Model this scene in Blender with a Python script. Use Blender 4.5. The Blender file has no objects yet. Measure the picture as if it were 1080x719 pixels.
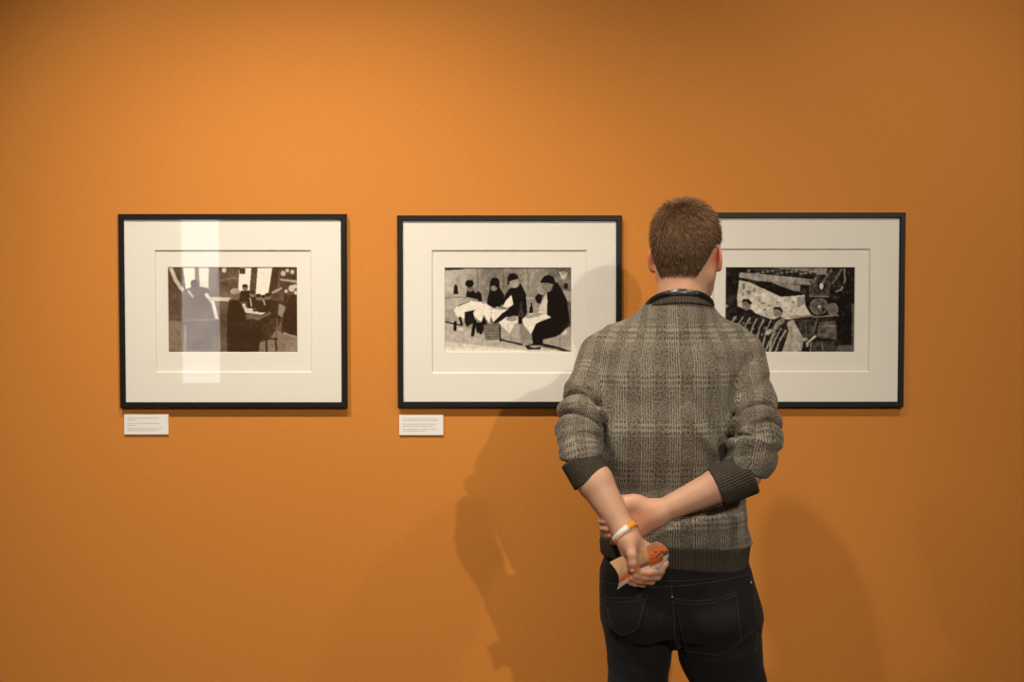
import bpy, math
import numpy as np

# ------------------------------------------------------------------ camera, world, lights, exposure
SC = bpy.context.scene
COL = SC.collection
W_IMG, H_IMG, F = 1080.0, 719.0, 1500.0
CAM_Z = 1.60
TILT = math.radians(2.4)
WALL_Y = 3.85

cam_data = bpy.data.cameras.new('camera')
cam_data.sensor_width = 36.0
cam_data.lens = F * 36.0 / W_IMG
cam_data.clip_start = 0.05
cam = bpy.data.objects.new('camera', cam_data)
cam.location = (0, 0, CAM_Z)
cam.rotation_euler = (math.radians(90) - TILT, 0, 0)
COL.objects.link(cam)
SC.camera = cam

SC.view_settings.view_transform = 'Standard'
SC.view_settings.look = 'None'
SC.view_settings.gamma = 1.0
SC.view_settings.use_curve_mapping = False
SC.view_settings.exposure = 0.45

world = bpy.data.worlds.new('world')
SC.world = world
world.use_nodes = True
world.node_tree.nodes['Background'].inputs[0].default_value = (1.0, 0.9, 0.8, 1)
world.node_tree.nodes['Background'].inputs[1].default_value = 0.10


def lamp_spot(name, loc, aim, watts, angle, blend, col, radius=0.03):
    d = bpy.data.lights.new(name, 'SPOT')
    d.energy = watts
    d.spot_size = math.radians(angle)
    d.spot_blend = blend
    d.color = col
    d.shadow_soft_size = radius
    o = bpy.data.objects.new(name, d)
    o.location = loc
    v = np.array(aim, float) - np.array(loc, float)
    import mathutils
    o.rotation_euler = mathutils.Vector(v).to_track_quat('-Z', 'Y').to_euler()
    COL.objects.link(o)
    return o


WARM = (1.0, 0.88, 0.73)
# gallery track spots on the ceiling, aimed at the pictures
lamp_spot('spot_left_picture', (-1.15, 2.40, 3.30), (-0.62, WALL_Y, 0.70), 142, 70, 1.0, WARM, 0.025)
lamp_spot('spot_middle_picture', (-0.30, 2.40, 3.30), (-0.10, WALL_Y, 0.72), 92, 70, 1.0, WARM, 0.035)
lamp_spot('spot_right_picture', (1.50, 2.40, 3.30), (0.90, WALL_Y, 1.10), 58, 66, 1.0, WARM, 0.035)
lamp_spot('spot_over_visitor', (1.75, -1.62, 3.22), (-0.10, WALL_Y, 1.30), 255, 46, 0.9, WARM, 0.035)
fill = bpy.data.lights.new('ceiling_fill', 'AREA')  # added area lamp with no fixture, lifts the wall and the man's back
fill.energy = 56
fill.size = 2.6
fill.color = (1.0, 0.88, 0.74)
fo = bpy.data.objects.new('ceiling_fill', fill)
fo.location = (0.3, -0.9, 3.3)
fo.rotation_euler = (math.radians(35), 0, 0)
COL.objects.link(fo)


# ------------------------------------------------------------------ pixel -> world helper
def P(px, py, Y):
    u = (px - 540.0) / F
    v = (359.5 - py) / F
    yy = math.cos(TILT) + math.sin(TILT) * v
    zz = -math.sin(TILT) + math.cos(TILT) * v
    return np.array([u * Y / yy, Y, CAM_Z + zz * Y / yy])


def V3(*a):
    return np.array(a, float)


# ------------------------------------------------------------------ object helpers
def link(name, me, mat=None, parent=None):
    o = bpy.data.objects.new(name, me)
    COL.objects.link(o)
    if mat is not None:
        for m in (mat if isinstance(mat, (list, tuple)) else [mat]):
            me.materials.append(m)
    if parent is not None:
        o.parent = parent
        o.matrix_parent_inverse = parent.matrix_world.inverted()
    return o


def empty(name, loc, label, cat, group=None):
    o = bpy.data.objects.new(name, None)
    COL.objects.link(o)
    o.location = loc
    o.empty_display_size = 0.1
    o['label'] = label
    o['category'] = cat
    if group:
        o['group'] = group
    bpy.context.view_layer.update()
    return o


def mesh_from(name, verts, faces, smooth=False):
    me = bpy.data.meshes.new(name)
    verts = np.asarray(verts, dtype=np.float32)
    if isinstance(faces, np.ndarray) and faces.ndim == 2:
        k = faces.shape[1]
        me.vertices.add(len(verts))
        me.vertices.foreach_set('co', verts.ravel())
        me.loops.add(faces.size)
        me.loops.foreach_set('vertex_index', faces.astype(np.int32).ravel())
        me.polygons.add(len(faces))
        me.polygons.foreach_set('loop_start', np.arange(0, faces.size, k, dtype=np.int32))
        me.update(calc_edges=True)
    else:
        me.from_pydata([tuple(map(float, v)) for v in verts], [], [tuple(f) for f in faces])
        me.update()
    if smooth:
        me.polygons.foreach_set('use_smooth', np.ones(len(me.polygons), dtype=bool))
    me.validate()
    return me


class MB:
    def __init__(self):
        self.v = []
        self.f = []

    def add(self, vs, fs):
        n = len(self.v)
        self.v += [tuple(map(float, v)) for v in vs]
        self.f += [tuple(n + i for i in f) for f in fs]

    def box(self, a, b):
        x0, y0, z0 = a
        x1, y1, z1 = b
        self.add([(x0, y0, z0), (x1, y0, z0), (x1, y1, z0), (x0, y1, z0), (x0, y0, z1), (x1, y0, z1), (x1, y1, z1), (x0, y1, z1)],
                 [(0, 3, 2, 1), (4, 5, 6, 7), (0, 1, 5, 4), (1, 2, 6, 5), (2, 3, 7, 6), (3, 0, 4, 7)])

    def tube(self, pts, r, n=8, closed=False, cap=True):
        pts = [np.array(p, float) for p in pts]
        m = len(pts)
        rings = []
        prev = None
        for i, p in enumerate(pts):
            a = pts[(i - 1) % m] if (closed or i > 0) else p
            b = pts[(i + 1) % m] if (closed or i < m - 1) else p
            t = b - a
            t = t / (np.linalg.norm(t) + 1e-12)
            ref = prev if prev is not None else (V3(0, 1, 0) if abs(t[1]) < 0.8 else V3(1, 0, 0))
            s = ref - t * ref.dot(t)
            s /= np.linalg.norm(s) + 1e-12
            prev = s
            w = np.cross(t, s)
            rr = r[i] if hasattr(r, '__len__') else r
            rings.append([p + rr * (math.cos(2 * math.pi * k / n) * s + math.sin(2 * math.pi * k / n) * w) for k in range(n)])
        vs = [q for ring in rings for q in ring]
        fs = []
        for i in range(m if closed else m - 1):
            j = (i + 1) % m
            for k in range(n):
                fs.append((i * n + k, i * n + (k + 1) % n, j * n + (k + 1) % n, j * n + k))
        if cap and not closed:
            fs.append(tuple(range(n))[::-1])
            fs.append(tuple((m - 1) * n + k for k in range(n)))
        self.add(vs, fs)

    def mesh(self, name, smooth=False):
        return mesh_from(name, self.v, self.f, smooth)

    def build(self, name, mat, parent=None, smooth=False, bevel=0):
        o = link(name, self.mesh(name, smooth), mat, parent)
        if bevel:
            b = o.modifiers.new('bevel', 'BEVEL')
            b.width = bevel
            b.segments = 2
            b.limit_method = 'ANGLE'
        return o


# ------------------------------------------------------------------ materials
class NT:
    """small helper for writing node maths"""

    def __init__(self, name):
        self.m = bpy.data.materials.new(name)
        self.m.use_nodes = True
        self.t = self.m.node_tree
        self.b = self.t.nodes['Principled BSDF']

    def n(self, typ, **kw):
        o = self.t.nodes.new(typ)
        for k, v in kw.items():
            setattr(o, k, v)
        return o

    def put(self, sock, val):
        if isinstance(val, bpy.types.NodeSocket):
            self.t.links.new(val, sock)
        else:
            sock.default_value = val

    def math(self, op, a, b=0.0, c=0.0, clamp=False):
        o = self.n('ShaderNodeMath', operation=op, use_clamp=clamp)
        self.put(o.inputs[0], a)
        self.put(o.inputs[1], b)
        self.put(o.inputs[2], c)
        return o.outputs[0]

    def sstep(self, x, e0, e1):
        o = self.n('ShaderNodeMapRange', interpolation_type='SMOOTHSTEP')
        self.put(o.inputs['Value'], x)
        o.inputs['From Min'].default_value = e0
        o.inputs['From Max'].default_value = e1
        return o.outputs[0]

    def noise(self, vec, scale, detail=2.0, rough=0.5):
        o = self.n('ShaderNodeTexNoise')
        if vec is not None:
            self.put(o.inputs['Vector'], vec)
        o.inputs['Scale'].default_value = scale
        o.inputs['Detail'].default_value = detail
        o.inputs['Roughness'].default_value = rough
        return o.outputs['Fac']

    def mix(self, fac, a, b):
        o = self.n('ShaderNodeMix', data_type='RGBA')
        self.put(o.inputs['Factor'], fac)
        for s, v in ((o.inputs[6], a), (o.inputs[7], b)):
            self.put(s, (*v, 1.0) if isinstance(v, tuple) and len(v) == 3 else v)
        return o.outputs[2]

    def obj(self):
        return self.n('ShaderNodeTexCoord').outputs['Object']

    def gen(self):
        return self.n('ShaderNodeNewGeometry').outputs['Position']

    def mapping(self, vec, scale):
        o = self.n('ShaderNodeMapping')
        self.put(o.inputs['Vector'], vec)
        o.inputs['Scale'].default_value = scale
        return o.outputs[0]

    def bump(self, h, strength=0.5, dist=0.001):
        o = self.n('ShaderNodeBump')
        o.inputs['Strength'].default_value = strength
        o.inputs['Distance'].default_value = dist
        self.put(o.inputs['Height'], h)
        self.t.links.new(o.outputs[0], self.b.inputs['Normal'])

    def base(self, v):
        self.put(self.b.inputs['Base Color'], (*v, 1.0) if isinstance(v, tuple) and len(v) == 3 else v)

    def rough(self, v):
        self.put(self.b.inputs['Roughness'], v)


def plain(name, col, rough=0.6, spec=0.5, var=0.06, nscale=40.0):
    q = NT(name)
    f = q.noise(q.gen(), nscale, 3)
    a = tuple(c * (1 - var) for c in col)
    b = tuple(min(1, c * (1 + var)) for c in col)
    q.base(q.mix(f, a, b))
    q.rough(rough)
    q.b.inputs['Specular IOR Level'].default_value = spec
    return q.m


def mat_wall():
    q = NT('orange_wall_fabric')
    g = q.gen()
    f1 = q.noise(g, 1.6, 3)
    weave = q.noise(q.mapping(g, (60, 60, 420)), 1.0, 2)
    weave2 = q.noise(q.mapping(g, (420, 420, 90)), 1.0, 2)
    w = q.math('ADD', q.math('MULTIPLY', weave, 0.6), q.math('MULTIPLY', weave2, 0.4))
    c = q.mix(f1, (0.585, 0.222, 0.037), (0.620, 0.241, 0.042))
    c2 = q.mix(q.sstep(w, 0.35, 0.65), (0.530, 0.192, 0.030), c)
    q.base(q.mix(0.5, c, c2))
    q.rough(0.75)
    q.b.inputs['Specular IOR Level'].default_value = 0.25
    q.bump(w, 0.25, 0.0012)
    return q.m


def mat_vcol(name, rough=0.6, attr='Col'):
    q = NT(name)
    a = q.n('ShaderNodeAttribute', attribute_name=attr)
    q.base(a.outputs['Color'])
    q.rough(rough)
    q.b.inputs['Specular IOR Level'].default_value = 0.12 if 'print' in name else 0.3
    return q.m


def mat_glass():
    m = bpy.data.materials.new('picture_glass')
    m.use_nodes = True
    t = m.node_tree
    t.nodes.clear()
    out = t.nodes.new('ShaderNodeOutputMaterial')
    tr = t.nodes.new('ShaderNodeBsdfTransparent')
    gl = t.nodes.new('ShaderNodeBsdfGlossy')
    gl.inputs['Roughness'].default_value = 0.015
    ge = t.nodes.new('ShaderNodeNewGeometry')
    dt = t.nodes.new('ShaderNodeVectorMath')
    dt.operation = 'DOT_PRODUCT'
    t.links.new(ge.outputs['Incoming'], dt.inputs[0])
    t.links.new(ge.outputs['Normal'], dt.inputs[1])

    def mth(op, a, b):
        o = t.nodes.new('ShaderNodeMath')
        o.operation = op
        for q, v in zip(o.inputs, (a, b)):
            if isinstance(v, float):
                q.default_value = v
            else:
                t.links.new(v, q)
        return o.outputs[0]
    ab = mth('ABSOLUTE', dt.outputs['Value'], 0.0)
    p5 = mth('POWER', mth('SUBTRACT', 1.0, ab), 5.0)
    fr = mth('ADD', mth('MULTIPLY', p5, 0.9), 0.065)
    mx = t.nodes.new('ShaderNodeMixShader')
    t.links.new(fr, mx.inputs[0])
    t.links.new(tr.outputs[0], mx.inputs[1])
    t.links.new(gl.outputs[0], mx.inputs[2])
    t.links.new(mx.outputs[0], out.inputs[0])
    return m


def mat_skin():
    q = NT('skin')
    g = q.gen()
    a = q.n('ShaderNodeAttribute', attribute_name='Col')
    f = q.noise(g, 38.0, 3)
    f2 = q.noise(g, 160.0, 3)
    c = q.mix(f, (0.88, 0.86, 0.86), (1.0, 1.0, 1.0))
    mu = q.n('ShaderNodeMix', data_type='RGBA', blend_type='MULTIPLY')
    mu.inputs['Factor'].default_value = 1.0
    q.put(mu.inputs[6], a.outputs['Color'])
    q.put(mu.inputs[7], c)
    q.base(mu.outputs[2])
    q.rough(0.5)
    q.b.inputs['Specular IOR Level'].default_value = 0.35
    q.b.inputs['Subsurface Weight'].default_value = 0.12
    q.b.inputs['Subsurface Radius'].default_value = (0.012, 0.004, 0.002)
    q.b.inputs['Subsurface Scale'].default_value = 1.0
    q.bump(f2, 0.15, 0.0006)
    return q.m


def mat_knit():
    q = NT('grey_brown_patterned_knit')
    uv = q.n('ShaderNodeUVMap', uv_map='UVMap').outputs[0]
    sep = q.n('ShaderNodeSeparateXYZ')
    q.put(sep.inputs[0], uv)
    warp = q.math('MULTIPLY', q.math('SUBTRACT', q.noise(uv, 55.0, 1), 0.5), 0.0045)
    u = q.math('ADD', sep.outputs[0], warp)
    v = q.math('ADD', sep.outputs[1], warp)
    PB, RB = 0.0590, 0.1050
    a = q.math('FRACT', q.math('DIVIDE', u, PB))
    # distance from the band centre (0.5)
    da = q.math('ABSOLUTE', q.math('SUBTRACT', a, 0.5))
    inband = q.math('SUBTRACT', 1.0, q.sstep(da, 0.22, 0.28))
    # side light line in the middle of the plain bands
    b = q.math('FRACT', q.math('DIVIDE', v, RB))
    db = q.math('ABSOLUTE', q.math('SUBTRACT', b, 0.5))
    inrow = q.math('SUBTRACT', 1.0, q.sstep(db, 0.17, 0.21))
    rowedge = q.math('SUBTRACT', 1.0, q.sstep(q.math('ABSOLUTE', q.math('SUBTRACT', db, 0.185)), 0.012, 0.03))
    LP = 0.0056
    ln = q.math('ADD', 0.5, q.math('MULTIPLY', q.math('COSINE', q.math('MULTIPLY', u, 2 * math.pi / LP)), 0.5))
    stitch = q.math('ADD', 0.5, q.math('MULTIPLY', q.math('COSINE', q.math('MULTIPLY', v, 2 * math.pi / 0.0042)), 0.5))
    lines = q.math('MULTIPLY', inband, q.sstep(ln, 0.35, 0.85))
    gaps = q.math('MULTIPLY', inband, q.math('SUBTRACT', 1.0, q.sstep(ln, 0.05, 0.45)))
    # dots in the rows
    cu = q.math('ADD', 0.5, q.math('MULTIPLY', q.math('COSINE', q.math('MULTIPLY', u, 2 * math.pi / 0.0098)), 0.5))
    cv = q.math('ADD', 0.5, q.math('MULTIPLY', q.math('COSINE', q.math('MULTIPLY', v, 2 * math.pi / 0.0122)), 0.5))
    dots = q.math('MULTIPLY', q.sstep(cu, 0.35, 0.7), q.sstep(cv, 0.35, 0.7))
    dots = q.math('MULTIPLY', dots, inrow)
    # bright lozenges where rows cross the line bands
    cross = q.math('MULTIPLY', q.math('MULTIPLY', inrow, inband), q.math('SUBTRACT', 1.0, q.sstep(cv, 0.2, 0.7)))
    h1 = q.noise(uv, 420.0, 3, 0.7)
    h2 = q.noise(uv, 200.0, 2, 0.6)
    h3 = q.noise(uv, 14.0, 2, 0.5)
    hb = q.sstep(q.noise(uv, 34.0, 2, 0.6), 0.32, 0.62)
    dots = q.math('MULTIPLY', dots, q.math('ADD', q.math('MULTIPLY', hb, 0.75), 0.25))
    val = q.math('MULTIPLY', lines, q.math('ADD', q.math('MULTIPLY', hb, 0.20), 0.38))
    val = q.math('ADD', val, q.math('MULTIPLY', cross, 0.26))
    val = q.math('ADD', val, q.math('MULTIPLY', q.math('MULTIPLY', inrow, q.math('SUBTRACT', 1.0, dots)), 0.07))
    val = q.math('SUBTRACT', val, q.math('MULTIPLY', dots, 0.30))
    val = q.math('SUBTRACT', val, q.math('MULTIPLY', gaps, 0.16))
    val = q.math('ADD', val, q.math('MULTIPLY', q.math('SUBTRACT', h1, 0.5), 1.5))
    val = q.math('ADD', val, q.math('MULTIPLY', q.math('SUBTRACT', h2, 0.5), 1.5))
    val = q.math('ADD', val, q.math('MULTIPLY', q.math('SUBTRACT', h3, 0.5), 0.45))
    val = q.math('ADD', val, 0.34, clamp=True)
    c = q.mix(val, (0.062, 0.050, 0.036), (0.330, 0.295, 0.230))
    q.base(c)
    q.rough(0.95)
    q.b.inputs['Specular IOR Level'].default_value = 0.1
    q.b.inputs['Sheen Weight'].default_value = 0.12
    q.b.inputs['Sheen Roughness'].default_value = 0.5
    hgt = q.math('ADD', q.math('MULTIPLY', lines, 0.7), q.math('MULTIPLY', stitch, 0.35))
    hgt = q.math('SUBTRACT', hgt, q.math('MULTIPLY', dots, 0.6))
    hgt = q.math('ADD', hgt, q.math('MULTIPLY', h1, 0.8))
    q.bump(hgt, 0.55, 0.0022)
    return q.m


def mat_rib():
    q = NT('dark_ribbed_knit')
    uv = q.n('ShaderNodeUVMap', uv_map='UVMap').outputs[0]
    sep = q.n('ShaderNodeSeparateXYZ')
    q.put(sep.inputs[0], uv)
    u = sep.outputs[0]
    ln = q.math('ADD', 0.5, q.math('MULTIPLY', q.math('COSINE', q.math('MULTIPLY', u, 2 * math.pi / 0.0062)), 0.5))
    h1 = q.noise(uv, 420.0, 3, 0.7)
    h2 = q.noise(uv, 50.0, 3, 0.6)
    val = q.math('ADD', q.math('MULTIPLY', ln, 0.45), q.math('MULTIPLY', q.math('SUBTRACT', h1, 0.5), 1.0))
    val = q.math('ADD', val, q.math('MULTIPLY', q.math('SUBTRACT', h2, 0.5), 0.5), clamp=True)
    q.base(q.mix(val, (0.040, 0.033, 0.024), (0.145, 0.128, 0.098)))
    q.rough(0.95)
    q.b.inputs['Specular IOR Level'].default_value = 0.1
    q.bump(q.math('ADD', ln, q.math('MULTIPLY', h1, 0.5)), 0.6, 0.0022)
    return q.m


def mat_denim():
    q = NT('dark_indigo_denim')
    g = q.gen()
    f = q.noise(g, 9.0, 4, 0.6)
    tw = q.noise(q.mapping(g, (900, 900, 300)), 1.0, 2)
    c = q.mix(f, (0.0060, 0.0060, 0.0066), (0.0115, 0.0115, 0.0125))
    c = q.mix(q.math('MULTIPLY', tw, 0.5), c, (0.018, 0.019, 0.021))
    q.base(c)
    q.rough(0.85)
    q.b.inputs['Specular IOR Level'].default_value = 0.2
    q.b.inputs['Sheen Weight'].default_value = 0.05
    q.bump(tw, 0.3, 0.0008)
    return q.m


M = dict(
    wall=mat_wall(),
    plainwall=plain('dim_grey_wall', (0.16, 0.14, 0.12), 0.9),
    ceiling=plain('dark_ceiling', (0.22, 0.20, 0.18), 0.9),
    floor=plain('brown_wood_floor', (0.16, 0.09, 0.05), 0.45, var=0.25, nscale=6),
    frame=plain('black_painted_wood', (0.0085, 0.0078, 0.0070), 0.45, 0.28, 0.12, 80),
    mat=plain('cream_mat_board', (0.82, 0.79, 0.715), 0.95, 0.1, 0.015, 25),
    bevel=plain('cut_mat_bevel', (0.60, 0.56, 0.47), 0.9, 0.1, 0.02),
    print=mat_vcol('silver_print', 0.75),
    glass=mat_glass(),
    card=plain('white_card', (0.80, 0.79, 0.76), 0.8, 0.2, 0.02),
    ink=plain('grey_ink', (0.52, 0.49, 0.44), 0.8, 0.1, 0.05),
    skin=mat_skin(),
    knit=mat_knit(),
    rib=mat_rib(),
    denim=mat_denim(),
    thread=plain('dark_thread', (0.050, 0.045, 0.042), 0.8),
    copper=plain('copper_rivet', (0.45, 0.17, 0.07), 0.35),
    strap=plain('black_strap_rubber', (0.010, 0.010, 0.010), 0.42, 0.45),
    strap_pad=plain('black_shiny_pad', (0.035, 0.038, 0.038), 0.30, 0.7),
    hair=mat_vcol('brown_hair', 0.55),
    leaflet=mat_vcol('printed_leaflet', 0.5),
    band_w=plain('white_wristband', (0.80, 0.77, 0.70), 0.5),
    band_o=plain('orange_wristband', (0.85, 0.30, 0.02), 0.5),
    shoe=plain('brown_leather', (0.06, 0.03, 0.018), 0.45),
    sole=plain('dark_rubber', (0.02, 0.02, 0.02), 0.7),
    fixture=plain('black_metal', (0.02, 0.02, 0.02), 0.4),
)
M['copper'].node_tree.nodes['Principled BSDF'].inputs['Metallic'].default_value = 0.8


# ------------------------------------------------------------------ room
def structure(name, mb, mat):
    o = mb.build(name, mat)
    o['kind'] = 'structure'
    return o


RX0, RX1, RY0, RH = -4.2, 4.2, -4.0, 3.45
for nm, a, b, mt in (
        ('wall_front', (RX0 - .1, WALL_Y, -0.1), (RX1 + .1, WALL_Y + 0.15, RH + .1), 'wall'),
        ('wall_left', (RX0 - 0.1, RY0, -0.1), (RX0, WALL_Y, RH + .1), 'plainwall'),
        ('wall_right', (RX1, RY0, -0.1), (RX1 + 0.1, WALL_Y, RH + .1), 'plainwall'),
        ('floor', (RX0, RY0, -0.1), (RX1, WALL_Y, 0.0), 'floor'),
        ('ceiling', (RX0, RY0, RH), (RX1, WALL_Y, RH + 0.1), 'ceiling')):
    q = MB()
    q.box(a, b)
    structure(nm, q, M[mt])
bb = MB()
bb.box((RX0, WALL_Y - 0.014, 0.0), (RX1, WALL_Y, 0.10))
structure('baseboard_front', bb, M['plainwall'])

# rear wall with a tall window slot (its reflection shows in the left picture's glass)
WX0, WX1, WZ0, WZ1 = -2.73, -2.40, 0.76, 2.75
q = MB()
q.box((RX0, RY0 - 0.15, -0.1), (WX0, RY0, RH + .1))
q.box((WX1, RY0 - 0.15, -0.1), (RX1, RY0, RH + .1))
q.box((WX0, RY0 - 0.15, -0.1), (WX1, RY0, WZ0))
q.box((WX0, RY0 - 0.15, WZ1), (WX1, RY0, RH + .1))
structure('wall_back', q, M['plainwall'])
wm = NT('daylight_window')
wm.b.inputs['Emission Color'].default_value = (0.95, 0.97, 1.0, 1)
wm.b.inputs['Emission Strength'].default_value = 2.3
wm.base((0.8, 0.8, 0.8))
q = MB()
q.box((WX0, RY0 - 0.12, WZ0), (WX1, RY0 - 0.10, WZ1))
structure('window_1', q, wm.m)


# ------------------------------------------------------------------ painted print helper (small raster canvas)
def srgb2lin(c):
    c = np.asarray(c, float)
    return np.where(c <= 0.04045, c / 12.92, ((c + 0.055) / 1.055) ** 2.4)


class Canvas:
    def __init__(self, w, h, x0, y0, x1, y1, base):
        self.w, self.h = w, h
        self.x0, self.y0, self.x1, self.y1 = x0, y0, x1, y1
        jj, ii = np.meshgrid(np.arange(w), np.arange(h))
        self.X = x0 + (jj + 0.5) / w * (x1 - x0)
        self.Y = y0 + (ii + 0.5) / h * (y1 - y0)
        self.a = np.full((h, w), float(base))
        self.rng = np.random.default_rng(5)

    def put(self, mask, g, al=1.0):
        m = mask * al
        self.a = self.a * (1 - m) + g * m

    def poly(self, pts, g, al=1.0):
        ins = np.zeros(self.X.shape, bool)
        n = len(pts)
        for i in range(n):
            xa, ya = pts[i]
            xb, yb = pts[(i + 1) % n]
            if ya == yb:
                continue
            c = ((ya > self.Y) != (yb > self.Y)) & (self.X < (xb - xa) * (self.Y - ya) / (yb - ya) + xa)
            ins ^= c
        self.put(ins.astype(float), g, al)

    def ell(self, cx, cy, rx, ry, g, al=1.0, rot=0.0):
        c, s = math.cos(rot), math.sin(rot)
        dx, dy = self.X - cx, self.Y - cy
        u = (dx * c + dy * s) / rx
        v = (-dx * s + dy * c) / ry
        self.put((u * u + v * v < 1).astype(float), g, al)

    def line(self, pts, wd, g, al=1.0):
        best = np.full(self.X.shape, 1e9)
        for (xa, ya), (xb, yb) in zip(pts[:-1], pts[1:]):
            L = (xb - xa) ** 2 + (yb - ya) ** 2 + 1e-9
            t = np.clip(((self.X - xa) * (xb - xa) + (self.Y - ya) * (yb - ya)) / L, 0, 1)
            best = np.minimum(best, np.hypot(self.X - xa - t * (xb - xa), self.Y - ya - t * (yb - ya)))
        self.put(np.clip(wd / 2 - best + 1, 0, 1) if wd > 2 else (best < wd / 2 + 1) * 1.0, g, al)

    def grad(self, fn):
        self.a = self.a + fn(self.X, self.Y)

    def blur(self, s=1):
        for _ in range(s):
            p = np.pad(self.a, 1, mode='edge')
            self.a = (p[:-2, 1:-1] + p[2:, 1:-1] + p[1:-1, :-2] + p[1:-1, 2:] + 2 * p[1:-1, 1:-1]) / 6

    def mottle(self, size, amp):
        hh, ww = int(self.h / size) + 2, int(self.w / size) + 2
        r = self.rng.normal(0, 1, (hh, ww))
        yi = np.arange(self.h) / size
        xi = np.arange(self.w) / size
        y0 = yi.astype(int)
        x0 = xi.astype(int)
        fy = (yi - y0)[:, None]
        fx = (xi - x0)[None, :]
        A = r[y0][:, x0]
        B = r[y0][:, x0 + 1]
        C = r[y0 + 1][:, x0]
        D = r[y0 + 1][:, x0 + 1]
        self.a = self.a + amp * ((A * (1 - fx) + B * fx) * (1 - fy) + (C * (1 - fx) + D * fx) * fy)


def paint_cafe():
    """a dim room, tall bright windows, people seated round a table"""
    c = Canvas(300, 198, 52, 48, 982, 663, 0.30)
    c.poly([(52, 430), (982, 520), (982, 663), (52, 663)], 0.42)
    c.poly([(52, 48), (160, 48), (150, 430), (52, 430)], 0.24)
    c.line([(75, 48), (115, 150), (160, 215)], 26, 0.75)
    c.poly([(165, 48), (250, 48), (250, 190), (185, 210)], 0.93)
    c.poly([(275, 48), (350, 48), (345, 205), (280, 190)], 0.88)
    c.poly([(250, 48), (275, 48), (285, 180), (250, 190)], 0.38)
    c.poly([(350, 48), (410, 48), (400, 200), (345, 230)], 0.40)
    c.poly([(410, 48), (560, 48), (545, 225), (400, 225)], 0.28)
    c.ell(458, 76, 16, 18, 0.80)
    c.line([(420, 150), (540, 130)], 8, 0.42)
    c.poly([(566, 60), (650, 60), (635, 235), (555, 230)], 0.92)
    c.poly([(566, 64), (608, 64), (606, 104), (566, 104)], 0.16)
    c.poly([(655, 50), (695, 50), (680, 240), (636, 240)], 0.22)
    c.poly([(695, 60), (800, 60), (768, 262), (680, 245)], 0.94)
    c.poly([(800, 50), (850, 50), (830, 220), (766, 262)], 0.16)
    c.poly([(850, 50), (982, 50), (982, 260), (850, 230)], 0.22)
    for x, y, r in ((875, 100, 18), (905, 80, 13), (940, 90, 15), (935, 205, 22), (960, 190, 15), (965, 235, 14), (895, 225, 12)):
        c.ell(x, y, r, r, 0.72)
    c.poly([(850, 135), (975, 150), (975, 165), (855, 150)], 0.62)
    c.poly([(880, 240), (982, 260), (982, 540), (860, 520)], 0.12)
    # left seated people
    c.poly([(180, 210), (330, 230), (400, 330), (425, 430), (415, 640), (170, 640), (150, 400)], 0.30)
    c.ell(244, 172, 25, 28, 0.18)
    c.poly([(215, 195), (280, 190), (330, 245), (345, 330), (205, 320)], 0.28)
    c.line([(330, 250), (375, 300), (402, 415)], 24, 0.82)
    c.line([(205, 225), (235, 265)], 16, 0.65)
    c.line([(160, 430), (420, 425)], 10, 0.42)
    c.line([(180, 470), (176, 640)], 14, 0.50)
    # table top and the group behind it
    c.poly([(345, 265), (500, 268), (500, 296), (345, 290)], 0.72)
    c.poly([(420, 300), (500, 300), (490, 640), (430, 650)], 0.26)
    c.poly([(570, 330), (780, 350), (735, 392), (580, 372)], 0.82)
    for x, y in ((605, 200), (658, 245), (700, 268), (740, 275), (765, 262)):
        c.ell(x, y, 20, 24, 0.42)
        c.ell(x, y - 12, 20, 13, 0.10)
        c.poly([(x - 32, y + 22), (x + 30, y + 20), (x + 36, y + 100), (x - 42, y + 100)], 0.10)
    c.line([(640, 275), (650, 330)], 9, 0.7)
    c.line([(735, 290), (745, 320)], 9, 0.65)
    c.ell(596, 322, 12, 9, 0.9)
    c.ell(670, 352, 14, 6, 0.3)
    # man with his back to us
    c.ell(534, 245, 36, 40, 0.38)
    c.ell(534, 225, 34, 22, 0.62)
    c.poly([(490, 285), (560, 290), (600, 360), (620, 470), (600, 655), (472, 655), (478, 380)], 0.08)
    # woman right, reaching
    c.ell(835, 245, 40, 42, 0.25)
    c.line([(800, 235), (860, 205)], 14, 0.6)
    c.poly([(790, 285), (880, 300), (890, 350), (860, 430), (830, 480), (780, 560), (700, 590), (620, 560), (600, 430), (700, 410), (770, 360)], 0.14)
    c.poly([(845, 310), (892, 335), (868, 410), (835, 390)], 0.50)
    c.line([(620, 400), (700, 420), (780, 380)], 16, 0.36)
    c.poly([(600, 430), (720, 440), (700, 650), (590, 655)], 0.09)
    c.line([(830, 420), (822, 560)], 12, 0.30)
    c.line([(715, 562), (830, 560)], 12, 0.16)
    c.line([(752, 560), (756, 655)], 11, 0.07)
    c.line([(815, 560), (825, 640)], 11, 0.10)
    c.line([(880, 520), (980, 560)], 12, 0.55)
    c.poly([(840, 560), (982, 560), (982, 650), (850, 650)], 0.48, 0.6)
    c.blur(1)
    c.mottle(5, 0.03)
    c.mottle(1.5, 0.02)
    c.mottle(22, 0.03)
    return c.a


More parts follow.
